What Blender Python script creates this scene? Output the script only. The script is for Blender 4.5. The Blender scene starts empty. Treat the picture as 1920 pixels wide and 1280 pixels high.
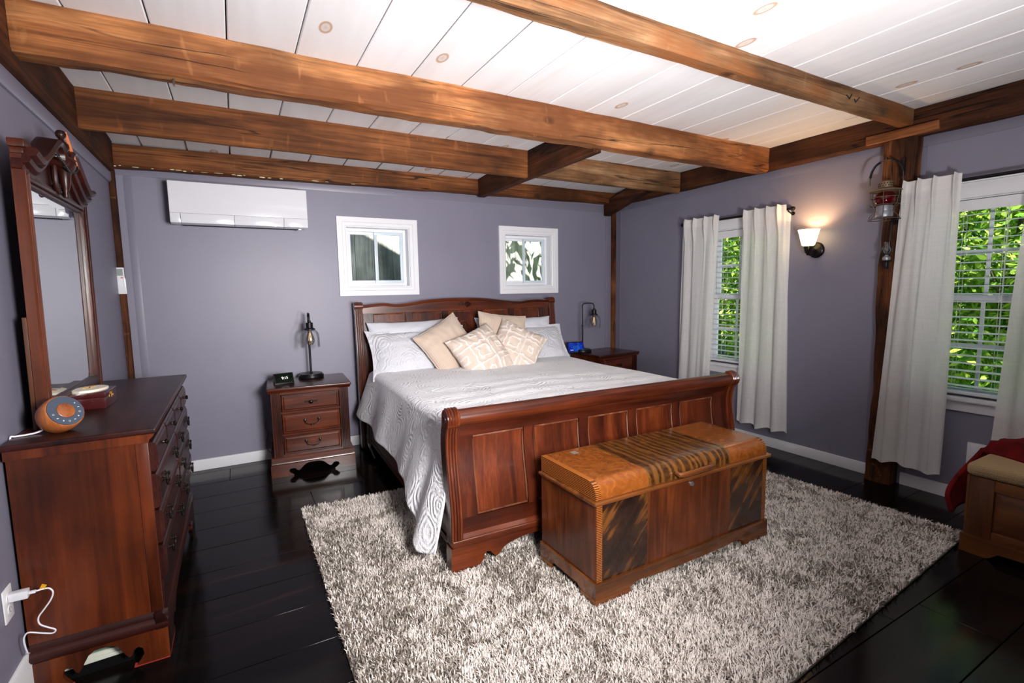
import bpy, bmesh, math, random
import numpy as np
from mathutils import Vector, Matrix, Euler, noise as mnoise

random.seed(7)
SC = bpy.context.scene
COL = SC.collection
PI = math.pi
W = 4.864      # right wall plane
LW = -0.025    # left wall plane
CZ = 2.606     # underside of the ceiling boards
FY = -6.3      # wall behind the camera

# ------------------------------------------------------------------ camera, sky, sun, lamps, exposure
def setup():
    yaw, pitch, roll = -0.5109, -0.1064, -0.0168
    F = Vector((math.sin(-yaw) * math.cos(pitch), math.cos(yaw) * math.cos(pitch), math.sin(pitch)))
    R0 = Vector((math.cos(yaw), math.sin(yaw), 0.0))
    U0 = R0.cross(F)
    R = math.cos(roll) * R0 + math.sin(roll) * U0
    U = -math.sin(roll) * R0 + math.cos(roll) * U0
    cd = bpy.data.cameras.new('camera')
    cam = bpy.data.objects.new('camera', cd)
    COL.objects.link(cam)
    m = Matrix(((R.x, U.x, -F.x, 0.7183), (R.y, U.y, -F.y, -4.7443), (R.z, U.z, -F.z, 1.4573), (0, 0, 0, 1)))
    cam.matrix_world = m
    cd.sensor_width = 36.0
    cd.lens = 924.7084 * 36.0 / 1920.0
    cd.clip_start = 0.02
    cd.clip_end = 200
    SC.camera = cam
    # daylight sky
    w = bpy.data.worlds.new('sky')
    SC.world = w
    w.use_nodes = True
    n = w.node_tree.nodes
    l = w.node_tree.links
    n.clear()
    out = n.new('ShaderNodeOutputWorld')
    bg = n.new('ShaderNodeBackground')
    sky = n.new('ShaderNodeTexSky')
    sky.sky_type = 'HOSEK_WILKIE'
    sky.sun_direction = Vector((-0.15, -0.65, 0.74)).normalized()
    sky.turbidity = 4.0
    bg.inputs['Strength'].default_value = 7.0
    l.new(sky.outputs[0], bg.inputs['Color'])
    l.new(bg.outputs[0], out.inputs['Surface'])
    # sun: high, behind the photographer's side of the house
    sd = bpy.data.lights.new('sun', 'SUN')
    sd.energy = 24.0
    sd.angle = 0.02
    sd.color = (1.0, 0.95, 0.86)
    so = bpy.data.objects.new('sun', sd)
    COL.objects.link(so)
    so.rotation_euler = Vector((-0.15, -0.65, 0.74)).to_track_quat('Z', 'Y').to_euler()
    so.location = (2, -8, 9)
    # the photographer's strobe: head thrown up at the ceiling, plus its soft box facing the bed
    def area(name, loc, target, size, power, col=(1, 0.97, 0.96), shape='DISK'):
        d = bpy.data.lights.new(name, 'AREA')
        d.shape = shape
        d.size = size
        d.energy = power
        d.color = col
        o = bpy.data.objects.new(name, d)
        COL.objects.link(o)
        o.location = loc
        o.rotation_euler = (Vector(loc) - Vector(target)).to_track_quat('Z', 'Y').to_euler()
        return o
    a = area('strobe_direct', (1.5, -4.78, 1.55), (1.55, 0.0, 1.05), 0.65, 76)
    a.data.spread = math.radians(114)
    a = area('strobe_bounce', (2.1, -4.8, 1.1), (2.5, -3.3, 2.6), 0.3, 62)
    a.data.spread = math.radians(130)
    vs = SC.view_settings
    vs.view_transform = 'Standard'
    vs.look = 'None'
    vs.gamma = 1.0
    vs.exposure = 0.0
    vs.use_curve_mapping = False
    SC.cycles.max_bounces = 8
    SC.cycles.transparent_max_bounces = 16
    SC.cycles.sample_clamp_indirect = 6.0
    SC.cycles.use_denoising = True
setup()

# ------------------------------------------------------------------ materials
def S(r, g, b):
    def f(c):
        c /= 255.0
        return c / 12.92 if c <= 0.04045 else ((c + 0.055) / 1.055) ** 2.4
    return (f(r), f(g), f(b), 1.0)

class Mat:
    def __init__(s, name):
        s.m = bpy.data.materials.new(name)
        s.m.use_nodes = True
        s.t = s.m.node_tree
        s.t.nodes.clear()
        s.out = s.new('ShaderNodeOutputMaterial')
    def new(s, t, **kw):
        n = s.t.nodes.new(t)
        for k, v in kw.items():
            setattr(n, k, v)
        return n
    def link(s, a, b):
        s.t.links.new(a, b)
    def bsdf(s, **kw):
        b = s.new('ShaderNodeBsdfPrincipled')
        for k, v in kw.items():
            b.inputs[k].default_value = v
        s.link(b.outputs[0], s.out.inputs['Surface'])
        s.b = b
        return b
    def coords(s, scale=(1, 1, 1), rot=(0, 0, 0), rand=True, loc=(0, 0, 0)):
        tc = s.new('ShaderNodeTexCoord')
        src = tc.outputs['Object']
        if rand:
            oi = s.new('ShaderNodeObjectInfo')
            mu = s.new('ShaderNodeMath', operation='MULTIPLY')
            mu.inputs[1].default_value = 37.0
            s.link(oi.outputs['Random'], mu.inputs[0])
            va = s.new('ShaderNodeVectorMath', operation='ADD')
            s.link(src, va.inputs[0])
            s.link(mu.outputs[0], va.inputs[1])
            src = va.outputs[0]
        mp = s.new('ShaderNodeMapping')
        mp.inputs['Scale'].default_value = scale
        mp.inputs['Rotation'].default_value = rot
        mp.inputs['Location'].default_value = loc
        s.link(src, mp.inputs['Vector'])
        return mp.outputs[0]
    def noise(s, vec, scale=1.0, detail=4.0, rough=0.55, dist=0.0):
        n = s.new('ShaderNodeTexNoise')
        n.inputs['Scale'].default_value = scale
        n.inputs['Detail'].default_value = detail
        n.inputs['Roughness'].default_value = rough
        n.inputs['Distortion'].default_value = dist
        s.link(vec, n.inputs['Vector'])
        return n.outputs['Fac']
    def ramp(s, fac, stops, interp='LINEAR'):
        r = s.new('ShaderNodeValToRGB')
        r.color_ramp.interpolation = interp
        e = r.color_ramp.elements
        while len(e) < len(stops):
            e.new(0.5)
        for i, (p, c) in enumerate(stops):
            e[i].position = p
            e[i].color = c if len(c) == 4 else (*c, 1)
        s.link(fac, r.inputs[0])
        return r.outputs[0]
    def mix(s, fac, a, b, mode='MIX'):
        n = s.new('ShaderNodeMixRGB', blend_type=mode)
        for i, v in enumerate((fac, a, b)):
            if isinstance(v, (int, float)):
                n.inputs[i].default_value = v if i == 0 else (v, v, v, 1)
            elif isinstance(v, tuple):
                n.inputs[i].default_value = v
            else:
                s.link(v, n.inputs[i])
        return n.outputs[0]
    def math(s, op, a, b=0.0):
        n = s.new('ShaderNodeMath', operation=op)
        for i, v in enumerate((a, b)):
            if isinstance(v, (int, float)):
                n.inputs[i].default_value = v
            else:
                s.link(v, n.inputs[i])
        return n.outputs[0]
    def bump(s, h, strength=0.2, dist=0.01):
        b = s.new('ShaderNodeBump')
        b.inputs['Strength'].default_value = strength
        b.inputs['Distance'].default_value = dist
        s.link(h, b.inputs['Height'])
        s.link(b.outputs[0], s.b.inputs['Normal'])

def plain(name, col, rough=0.5, metal=0.0, coat=0.0, spec=0.5, emit=None, estr=0.0, bump=0, bscale=80):
    m = Mat(name)
    m.bsdf(**{'Base Color': col, 'Roughness': rough, 'Metallic': metal, 'Coat Weight': coat, 'Specular IOR Level': spec})
    if emit:
        m.b.inputs['Emission Color'].default_value = emit
        m.b.inputs['Emission Strength'].default_value = estr
    if bump:
        m.bump(m.noise(m.coords(), bscale, 3), bump, 0.004)
    return m.m

BLK = (0, 0, 0, 1)
WHT = (1, 1, 1, 1)
AX = {'x': 0, 'y': 1, 'z': 2}
def stretch(axis, along, across):
    v = [across] * 3
    v[AX[axis]] = along
    return tuple(v)

def wood(name, dark, mid, light, axis='x', grain=9.0, rough=0.3, coat=0.0, blotch=0.35, bump=0.08, crack=0.0, dist=0.8, patch=None, spec=0.5, fine=0.62, knots=0.0):
    m = Mat(name)
    m.bsdf(**{'Roughness': rough, 'Coat Weight': coat, 'Coat Roughness': 0.12, 'Specular IOR Level': spec})
    g = m.noise(m.coords(stretch(axis, grain * 0.09, grain)), 1.0, 6, 0.6, dist)
    c = m.ramp(g, [(0.3, dark), (0.5, mid), (0.72, light)])
    f = m.noise(m.coords(stretch(axis, grain * 0.35, grain * 12)), 1.0, 3, 0.6)
    fl = m.ramp(f, [(0.3, (fine,) * 3), (0.65, (1.1, 1.1, 1.1))])
    c = m.mix(0.75, c, fl, 'MULTIPLY')
    b = m.noise(m.coords((1.0, 1.0, 1.0)), 2.6, 3, 0.55)
    bl = m.ramp(b, [(0.3, (1 - blotch,) * 3), (0.7, (1 + blotch * 0.55,) * 3)])
    c = m.mix(1.0, c, bl, 'MULTIPLY')
    if patch:
        pn = m.noise(m.coords(stretch(axis, 1.2, 3.0)), 1.0, 4, 0.6)
        c = m.mix(m.ramp(pn, [(0.5, BLK), (0.62, WHT)]), c, m.mix(0.8, c, patch, 'MIX'))
    h = f
    if knots:
        vo = m.new('ShaderNodeTexVoronoi')
        vo.inputs['Scale'].default_value = 1.0
        m.link(m.coords(stretch(axis, 2.2, 4.0)), vo.inputs['Vector'])
        sp = m.new('ShaderNodeSeparateColor')
        m.link(vo.outputs['Color'], sp.inputs[0])
        kn = m.ramp(vo.outputs['Distance'], [(0.03, (0.25,) * 3), (0.09, (0.6,) * 3), (0.13, WHT)])
        c = m.mix(m.math('MULTIPLY', m.math('GREATER_THAN', sp.outputs[0], 0.6), knots), c, m.mix(1.0, c, kn, 'MULTIPLY'))
        sc_ = m.ramp(m.noise(m.coords(stretch({'x': 'z', 'y': 'z', 'z': 'x'}[axis], 5, 16)), 1.0, 2), [(0.66, BLK), (0.74, (0.3,) * 3)])
        c = m.mix(sc_, c, light)
    if crack:
        k = m.noise(m.coords(stretch(axis, 0.42, 9)), 1.0, 3, 0.5, 0.25)
        kk = m.ramp(k, [(0.488, WHT), (0.498, (0.06,) * 3), (0.502, (0.06,) * 3), (0.512, WHT)])
        gate = m.ramp(m.noise(m.coords((1, 1, 1)), 1.3, 1), [(0.46, BLK), (0.56, WHT)])
        kk = m.mix(gate, WHT, kk)
        c = m.mix(crack, c, kk, 'MULTIPLY')
        h = m.mix(0.6, f, kk)
    m.link(c, m.b.inputs['Base Color'])
    m.bump(h, bump, 0.006)
    return m.m

M = {}
def wall_paint():
    m = Mat('wall_paint')
    m.bsdf(**{'Roughness': 0.46, 'Specular IOR Level': 0.5})
    v = m.coords((1, 1, 1), rand=False)
    n = m.noise(v, 1.6, 4, 0.6)
    m.link(m.ramp(n, [(0.3, S(120, 117, 134)), (0.7, S(126, 123, 140))]), m.b.inputs['Base Color'])
    m.bump(m.noise(v, 160, 3), 0.06, 0.003)
    return m.m
M['wall'] = wall_paint()
M['trim_wall'] = plain('painted_trim', S(118, 115, 131), 0.38)
M['white'] = plain('white_paint', S(224, 224, 228), 0.35)
M['white_gloss'] = plain('white_plastic', S(218, 218, 224), 0.12, coat=0.6)
M['vinyl'] = plain('white_vinyl', S(226, 228, 236), 0.3)
M['blue_vinyl'] = plain('pale_blue_sash', S(198, 211, 220), 0.35)
M['plate'] = plain('white_switch_plate', S(232, 232, 234), 0.3)
M['black_metal'] = plain('black_metal', S(26, 25, 26), 0.36, metal=0.6)
M['bronze'] = plain('dark_bronze', S(38, 33, 32), 0.3, metal=0.7)
M['chrome'] = plain('nickel_hardware', S(70, 66, 62), 0.28, metal=1.0)
M['antique'] = plain('antique_pull', S(52, 46, 42), 0.35, metal=0.9)
M['silver'] = plain('bright_steel', S(190, 190, 192), 0.3, metal=0.9)
M['gold'] = plain('brass_clasp', S(190, 150, 74), 0.4, metal=1.0)
M['blackplastic'] = plain('black_plastic', S(14, 14, 16), 0.35, spec=0.3)
M['dark'] = plain('dark_fabric', S(38, 37, 42), 0.9)
M['black'] = plain('dark_void', S(10, 9, 9), 0.8)
M['cable'] = plain('white_cable', S(226, 224, 232), 0.4)
M['tag'] = plain('yellow_tape', S(206, 150, 18), 0.5)
M['felt'] = plain('red_felt', S(150, 34, 34), 0.95)
M['greypad'] = plain('pale_pad', S(170, 160, 150), 0.9)
M['mirror'] = plain('mirror_silver', (0.82, 0.86, 0.86, 1), 0.02, metal=1.0)
M['lantern_metal'] = plain('rusty_tin', S(128, 108, 84), 0.5, metal=0.5, bump=0.2, bscale=60)
M['lantern_wire'] = plain('rusty_wire', S(92, 82, 72), 0.5, metal=0.6)
M['galv'] = plain('galvanised_steel', S(150, 152, 160), 0.45, metal=0.7, bump=0.15, bscale=40)
M['foam'] = plain('foam_bead', S(200, 196, 160), 0.9, bump=0.5, bscale=70)
M['pad_screen'] = plain('grey_sticker', S(120, 108, 104), 0.6)

FURN = (S(46, 15, 7), S(82, 33, 14), S(114, 53, 24))
for a in 'xyz':
    M['furn_' + a] = wood('red_stained_wood_' + a, *FURN, axis=a, grain=10, rough=0.28, coat=0.12, blotch=0.35)
    M['furnd_' + a] = wood('darker_red_stained_wood_' + a, S(32, 10, 5), S(62, 22, 10), S(90, 38, 17), axis=a, grain=10, rough=0.28, coat=0.12, blotch=0.4)
DRK = (S(26, 9, 8), S(48, 18, 14), S(66, 26, 18))
for a in 'xyz':
    M['dres_' + a] = wood('dark_stained_wood_' + a, *DRK, axis=a, grain=7, rough=0.36, coat=0.05, blotch=0.4, spec=0.3)
M['dres_side'] = wood('dresser_side_wood', S(46, 15, 5), S(86, 35, 11), S(112, 52, 18), axis='z', grain=6, rough=0.32, coat=0.1, blotch=0.55)
for a in 'xyz':
    M['beam_' + a] = wood('old_timber_' + a, S(86, 44, 20), S(146, 90, 50), S(186, 128, 80), axis=a, grain=8, rough=0.7, blotch=0.55, bump=0.5, crack=0.95, patch=S(96, 54, 26), spec=0.25, fine=0.42, knots=0.9)
    M['beamd_' + a] = wood('dark_timber_' + a, S(34, 15, 7), S(66, 34, 16), S(98, 56, 30), axis=a, grain=8, rough=0.75, blotch=0.6, bump=0.5, crack=0.9, spec=0.2, fine=0.42, knots=0.9)
M['beam_grey_x'] = wood('weathered_timber', S(74, 48, 30), S(128, 92, 62), S(162, 126, 92), axis='x', grain=10, rough=0.8, blotch=0.55, bump=0.5, crack=0.8, patch=S(122, 72, 36), spec=0.2, fine=0.42, knots=0.9)
M['beam_mid_x'] = wood('brown_timber', S(58, 28, 12), S(108, 62, 30), S(146, 92, 52), axis='x', grain=8, rough=0.7, blotch=0.55, bump=0.5, crack=0.95, spec=0.2, fine=0.42, knots=0.9)
M['post_z'] = wood('rough_post_timber', S(46, 21, 10), S(96, 54, 27), S(158, 104, 62), axis='z', grain=9, rough=0.75, blotch=0.75, bump=0.6, crack=0.9, spec=0.2, fine=0.4, knots=0.9)
M['furn_bead'] = wood('worn_bead', S(66, 27, 13), S(100, 52, 30), S(134, 84, 56), axis='z', grain=14, rough=0.4)
M['pine_z'] = wood('orange_pine_z', S(52, 25, 7), S(96, 51, 16), S(118, 68, 26), axis='z', grain=6, rough=0.4, coat=0.2)
M['pine_y'] = wood('orange_pine_y', S(52, 25, 7), S(96, 51, 16), S(118, 68, 26), axis='y', grain=6, rough=0.4, coat=0.2)
# cedar chest veneers
def burl(name, stops, bands=0.0):
    m = Mat(name)
    m.bsdf(Roughness=0.24, **{'Coat Weight': 0.3})
    n = m.noise(m.coords((1, 1, 1)), 13, 6, 0.65, 2.2)
    c = m.ramp(n, stops)
    if bands:
        w = m.new('ShaderNodeTexWave', wave_type='BANDS', bands_direction='X')
        w.inputs['Scale'].default_value = 7
        w.inputs['Distortion'].default_value = 6
        w.inputs['Detail'].default_value = 3
        w.inputs['Detail Scale'].default_value = 2.2
        m.link(m.coords((1, .25, .25)), w.inputs['Vector'])
        c = m.mix(bands, c, m.ramp(w.outputs['Fac'], [(0.25, S(24, 13, 6)), (0.5, S(84, 50, 20)), (0.85, S(150, 98, 44))]))
    m.link(c, m.b.inputs['Base Color'])
    return m.m
M['ch_burl'] = burl('burl_veneer', [(0.3, S(102, 53, 18)), (0.5, S(124, 67, 25)), (0.7, S(142, 83, 34))])
M['ch_walnut'] = burl('striped_walnut_veneer', [(0.3, S(34, 19, 8)), (0.55, S(80, 48, 20)), (0.75, S(108, 68, 31))], 0.3)
M['ch_body'] = wood('reddish_veneer', S(46, 18, 8), S(90, 41, 16), S(118, 62, 26), axis='z', grain=9, rough=0.3, coat=0.12, blotch=0.55, dist=2.4)
M['ch_trim'] = wood('chest_moulding', S(70, 35, 12), S(114, 63, 26), S(140, 84, 36), axis='x', grain=9, rough=0.25, coat=0.4)
def zebra(name, axis, sc, c1, c2, rotate=(0, 0, 0), dist=2.0):
    m = Mat(name)
    m.bsdf(Roughness=0.24, **{'Coat Weight': 0.4})
    w = m.new('ShaderNodeTexWave', wave_type='BANDS', bands_direction=axis.upper())
    w.inputs['Scale'].default_value = sc
    w.inputs['Distortion'].default_value = dist
    w.inputs['Detail'].default_value = 3
    m.link(m.coords((1, 1, 1), rotate), w.inputs['Vector'])
    m.link(m.ramp(w.outputs['Fac'], [(0.25, c1), (0.75, c2)]), m.b.inputs['Base Color'])
    return m.m
M['ch_band'] = zebra('crossbanded_veneer', 'z', 38, S(70, 34, 12), S(150, 88, 36), dist=1.5)
def figured():
    m = Mat('dark_figured_veneer')
    m.bsdf(Roughness=0.22, **{'Coat Weight': 0.4})
    mp2 = m.new('ShaderNodeMapping')
    mp2.inputs['Scale'].default_value = (26, 1, 2.0)
    m.link(m.coords((1, 1, 1), (0, -0.75, 0)), mp2.inputs['Vector'])
    s1 = m.noise(mp2.outputs[0], 1.0, 5, 0.6, 0.4)
    big = m.noise(m.coords((1, 1, 1)), 4.5, 2)
    f = m.math('MULTIPLY', s1, m.ramp(big, [(0.36, (0.6,) * 3), (0.58, (1.25,) * 3)]))
    c = m.ramp(f, [(0.25, S(26, 15, 12)), (0.48, S(44, 25, 15)), (0.68, S(104, 62, 26))])
    m.link(c, m.b.inputs['Base Color'])
    return m.m
M['ch_fig'] = figured()

def floor_mat():
    m = Mat('near_black_floor_boards')
    m.bsdf(Roughness=0.2, **{'Specular IOR Level': 0.2})
    g = m.noise(m.coords((0.9, 9, 9)), 1.0, 5, 0.6, 0.8)
    c = m.ramp(g, [(0.4, S(9, 7, 7)), (0.62, S(19, 12, 10)), (0.8, S(50, 24, 14))])
    m.link(c, m.b.inputs['Base Color'])
    n = m.noise(m.coords((3, 12, 12)), 1.0, 4)
    m.link(m.ramp(n, [(0.3, (0.09,) * 3), (0.7, (0.2,) * 3)]), m.b.inputs['Roughness'])
    return m.m
M['floor'] = floor_mat()

def ceiling_mat():
    m = Mat('whitewashed_boards')
    m.bsdf(Roughness=0.45)
    base = m.ramp(m.noise(m.coords((5, 0.5, 5)), 1.0, 4, 0.6, 0.4), [(0.35, S(216, 212, 213)), (0.7, S(228, 226, 229))])
    st = m.ramp(m.noise(m.coords((9, 0.35, 9)), 1.0, 3, 0.5), [(0.62, BLK), (0.78, (0.35, 0.35, 0.35))])
    base = m.mix(st, base, S(206, 188, 170))
    vor = m.new('ShaderNodeTexVoronoi')
    vor.voronoi_dimensions = '2D'
    vor.inputs['Scale'].default_value = 1.0
    m.link(m.coords((3.4, 1.7, 3.4)), vor.inputs['Vector'])
    sep = m.new('ShaderNodeSeparateColor')
    m.link(vor.outputs['Color'], sep.inputs[0])
    gate = m.math('GREATER_THAN', sep.outputs[0], 0.62)
    ring = m.ramp(vor.outputs['Distance'], [(0.0, (0.55,) * 3), (0.05, (0.3,) * 3), (0.08, (0.95,) * 3), (0.105, BLK)])
    k = m.math('MULTIPLY', ring, gate)
    c = m.mix(k, base, S(172, 134, 100))
    m.link(c, m.b.inputs['Base Color'])
    return m.m
M['ceil'] = ceiling_mat()

def thin_glass(name, tint=(1, 1, 1, 1), rough=0.0, blend=0.12, gloss=1.0):
    m = Mat(name)
    t = m.new('ShaderNodeBsdfTransparent')
    t.inputs[0].default_value = tint
    g = m.new('ShaderNodeBsdfGlossy')
    g.inputs['Roughness'].default_value = rough
    lw = m.new('ShaderNodeLayerWeight')
    lw.inputs['Blend'].default_value = blend
    mx = m.new('ShaderNodeMixShader')
    m.link(m.math('MULTIPLY', lw.outputs['Fresnel'], gloss), mx.inputs[0])
    m.link(t.outputs[0], mx.inputs[1])
    m.link(g.outputs[0], mx.inputs[2])
    m.link(mx.outputs[0], m.out.inputs['Surface'])
    return m.m
M['pane'] = thin_glass('window_glass', (0.97, 0.985, 0.98, 1), 0.0, 0.08)
M['glass'] = thin_glass('clear_shade_glass', (0.985, 0.99, 0.99, 1), 0.02, 0.25, 0.45)
M['chimney'] = thin_glass('lamp_chimney_glass', (0.93, 0.94, 0.96, 1), 0.03, 0.35)
def ruby():
    m = Mat('ruby_lantern_glass')
    m.bsdf(**{'Base Color': S(96, 6, 11), 'Roughness': 0.08, 'Coat Weight': 0.6})
    t = m.new('ShaderNodeBsdfTransparent')
    t.inputs[0].default_value = (0.5, 0.03, 0.04, 1)
    x = m.new('ShaderNodeMixShader')
    x.inputs[0].default_value = 0.45
    m.link(m.b.outputs[0], x.inputs[1])
    m.link(t.outputs[0], x.inputs[2])
    m.link(x.outputs[0], m.out.inputs['Surface'])
    return m.m
M['redglass'] = ruby()

def cloth(name, col, col2=None, rough=0.85, wscale=320, bump=0.15, sheen=0.2):
    m = Mat(name)
    m.bsdf(Roughness=rough, **{'Base Color': col, 'Sheen Weight': sheen, 'Specular IOR Level': 0.2})
    if col2:
        n = m.noise(m.coords(rand=False), 9, 3)
        m.link(m.ramp(n, [(0.35, col), (0.65, col2)]), m.b.inputs['Base Color'])
    m.bump(m.noise(m.coords(rand=False), wscale, 2), bump, 0.003)
    return m.m

def linen():
    m = Mat('sheer_white_linen')
    d = m.new('ShaderNodeBsdfDiffuse')
    t = m.new('ShaderNodeBsdfTranslucent')
    tr = m.new('ShaderNodeBsdfTransparent')
    wv = m.noise(m.coords((500, 500, 14), rand=False), 1.0, 2)
    wh = m.noise(m.coords((10, 10, 420), rand=False), 1.0, 2)
    wv2 = m.mix(0.5, wv, wh)
    col = m.ramp(wv2, [(0.3, S(236, 233, 231)), (0.7, S(250, 248, 246))])
    m.link(col, d.inputs[0])
    m.link(col, t.inputs[0])
    a = m.new('ShaderNodeMixShader')
    a.inputs[0].default_value = 0.36
    m.link(d.outputs[0], a.inputs[1])
    m.link(t.outputs[0], a.inputs[2])
    b = m.new('ShaderNodeMixShader')
    m.link(m.ramp(wv2, [(0.4, (0.03,) * 3), (0.62, (0.2,) * 3)]), b.inputs[0])
    m.link(a.outputs[0], b.inputs[1])
    m.link(tr.outputs[0], b.inputs[2])
    m.link(b.outputs[0], m.out.inputs['Surface'])
    return m.m
M['linen'] = linen()

def quilt(name='matelasse_cotton', col=S(242, 242, 246)):
    m = Mat(name)
    m.bsdf(Roughness=0.8, **{'Base Color': col, 'Sheen Weight': 0.2, 'Specular IOR Level': 0.2})
    v = m.coords((1, 1, 1), rand=False)
    dn = m.new('ShaderNodeTexNoise')
    dn.inputs['Scale'].default_value = 3.0
    m.link(v, dn.inputs['Vector'])
    vm = m.new('ShaderNodeVectorMath', operation='SCALE')
    m.link(dn.outputs['Color'], vm.inputs[0])
    vm.inputs['Scale'].default_value = 0.16
    va = m.new('ShaderNodeVectorMath', operation='ADD')
    m.link(v, va.inputs[0])
    m.link(vm.outputs[0], va.inputs[1])
    vo = m.new('ShaderNodeTexVoronoi')
    vo.inputs['Scale'].default_value = 5.5
    m.link(va.outputs[0], vo.inputs['Vector'])
    # concentric stitched lines round every cell: a paisley quilting
    s1 = m.math('SINE', m.math('MULTIPLY', vo.outputs['Distance'], 46.0))
    gate = m.ramp(m.noise(v, 6, 2), [(0.4, (0.12,) * 3), (0.6, WHT)])
    nz = m.noise(va.outputs[0], 55, 3, 0.6, 0.6)
    h = m.math('ADD', m.math('MULTIPLY', m.math('MULTIPLY', s1, gate), 0.42), m.math('MULTIPLY', nz, 1.3))
    m.bump(h, 0.9, 0.007)
    return m.m
M['quilt'] = quilt()
M['sham'] = quilt('white_sham_cotton', S(204, 204, 211))
M['whitecloth'] = cloth('white_pillowcase', S(202, 203, 211))
M['beige'] = None
def beige():
    m = Mat('beige_ribbed_cotton')
    m.bsdf(Roughness=0.9, **{'Sheen Weight': 0.2, 'Specular IOR Level': 0.15})
    w = m.new('ShaderNodeTexWave', wave_type='BANDS', bands_direction='X')
    w.inputs['Scale'].default_value = 26
    w.inputs['Distortion'].default_value = 0.4
    m.link(m.coords(rand=False), w.inputs['Vector'])
    m.link(m.ramp(w.outputs['Fac'], [(0.0, S(188, 168, 152)), (1.0, S(204, 186, 171))]), m.b.inputs['Base Color'])
    m.bump(w.outputs['Fac'], 0.25, 0.004)
    return m.m
M['beige'] = beige()

def attr_mix(name, a, b, rough=0.9, attr='mixv', fine=0, translucent=0.0):
    m = Mat(name)
    at = m.new('ShaderNodeAttribute', attribute_name=attr)
    c = m.mix(at.outputs['Fac'], a, b)
    m.bsdf(Roughness=rough, **{'Specular IOR Level': 0.2})
    m.link(c, m.b.inputs['Base Color'])
    if fine:
        m.bump(m.noise(m.coords(rand=False), fine, 3), 0.4, 0.005)
    if translucent:
        t = m.new('ShaderNodeBsdfTranslucent')
        m.link(c, t.inputs[0])
        mx = m.new('ShaderNodeMixShader')
        mx.inputs[0].default_value = translucent
        m.link(m.b.outputs[0], mx.inputs[1])
        m.link(t.outputs[0], mx.inputs[2])
        m.link(mx.outputs[0], m.out.inputs['Surface'])
    return m.m
M['tuft'] = attr_mix('cream_tufted_cotton', S(208, 191, 178), S(228, 221, 216), 0.95, fine=160)
M['pile'] = attr_mix('shag_yarn', S(112, 102, 88), S(238, 229, 222), 0.85)
M['backing'] = plain('rug_backing', S(112, 102, 94), 0.95)
M['leaf'] = attr_mix('leaf_green', S(74, 130, 40), S(196, 218, 96), 0.5, translucent=0.5)
M['bark'] = wood('tree_bark', S(44, 38, 30), S(80, 70, 58), S(112, 100, 84), axis='z', grain=14, rough=0.9, bump=0.6)
M['ground'] = plain('lawn', S(58, 92, 34), 0.9, bump=0.6, bscale=30)
M['shed'] = wood('weathered_shed_boards', S(140, 142, 138), S(176, 178, 172), S(200, 202, 196), axis='z', grain=9, rough=0.85, blotch=0.4, bump=0.3, spec=0.2)
M['shade_roof'] = plain('roof_shingle', S(70, 68, 66), 0.9, bump=0.4, bscale=20)
M['velvet'] = cloth('dark_red_plush', S(112, 5, 10), S(70, 2, 6), 0.9, 90, 0.5, 0.0)
def woven():
    m = Mat('tan_woven_cover')
    m.bsdf(Roughness=0.95)
    w = m.new('ShaderNodeTexWave', wave_type='BANDS', bands_direction='DIAGONAL')
    w.inputs['Scale'].default_value = 60
    w.inputs['Distortion'].default_value = 3
    m.link(m.coords((1, 1, 2), rand=False), w.inputs['Vector'])
    m.link(m.ramp(w.outputs['Fac'], [(0.2, S(122, 96, 62)), (0.8, S(196, 168, 126))]), m.b.inputs['Base Color'])
    m.bump(w.outputs['Fac'], 0.6, 0.004)
    return m.m
M['woven'] = woven()
M['speaker'] = wood('speaker_wood', S(110, 54, 22), S(158, 86, 42), S(182, 110, 60), axis='z', grain=12, rough=0.35)
M['speaker_dark'] = plain('slate_fabric', S(58, 68, 84), 0.6)
M['icon'] = plain('pale_print', S(200, 206, 214), 0.5)
M['jewel'] = plain('oxblood_lacquer', S(62, 16, 18), 0.25, coat=0.5)
M['agate'] = plain('white_agate', S(214, 204, 190), 0.55)
M['orange_stick'] = plain('orange_wood_stick', S(196, 104, 58), 0.5)
M['bead'] = plain('black_beads', S(18, 17, 18), 0.55)
M['mould_white'] = plain('primed_moulding', S(206, 208, 196), 0.5)
M['mould_green'] = plain('sage_panel', S(96, 122, 108), 0.6)
M['sconce_glass'] = None
def sconce_glass():
    m = Mat('lit_frosted_glass')
    m.bsdf(**{'Base Color': S(255, 236, 200), 'Roughness': 0.4})
    m.b.inputs['Emission Color'].default_value = (1.0, 0.72, 0.34, 1)
    m.b.inputs['Emission Strength'].default_value = 6.0
    return m.m
M['sconce_glass'] = sconce_glass()
M['filament'] = plain('filament_glow', S(255, 214, 150), 0.4, emit=(1, 0.8, 0.55, 1), estr=0.55)
M['bulb'] = thin_glass('amber_bulb_glass', (0.96, 0.91, 0.82, 1), 0.02, 0.5, 0.8)
def screen(name, c1, c2, s):
    m = Mat(name)
    m.bsdf(**{'Base Color': BLK, 'Roughness': 0.12, 'Specular IOR Level': 0.12})
    n = m.noise(m.coords(rand=False), 14, 3)
    m.link(m.ramp(n, [(0.4, c1), (0.65, c2)]), m.b.inputs['Emission Color'])
    m.b.inputs['Emission Strength'].default_value = s
    return m.m
M['screen_blue'] = screen('blue_screen', S(18, 40, 170), S(40, 120, 225), 0.7)
M['screen_dark'] = screen('green_leaf_screen', S(4, 8, 6), S(14, 46, 18), 0.7)
M['digits'] = plain('screen_digits', WHT, 0.5, emit=WHT, estr=0.75)
M['digits_dim'] = plain('dim_digits', WHT, 0.5, emit=S(150, 180, 240), estr=0.6)
M['lcd'] = plain('lcd_grey', S(122, 132, 128), 0.2)
M['orange'] = plain('orange_button', S(206, 110, 60), 0.5)
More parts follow.
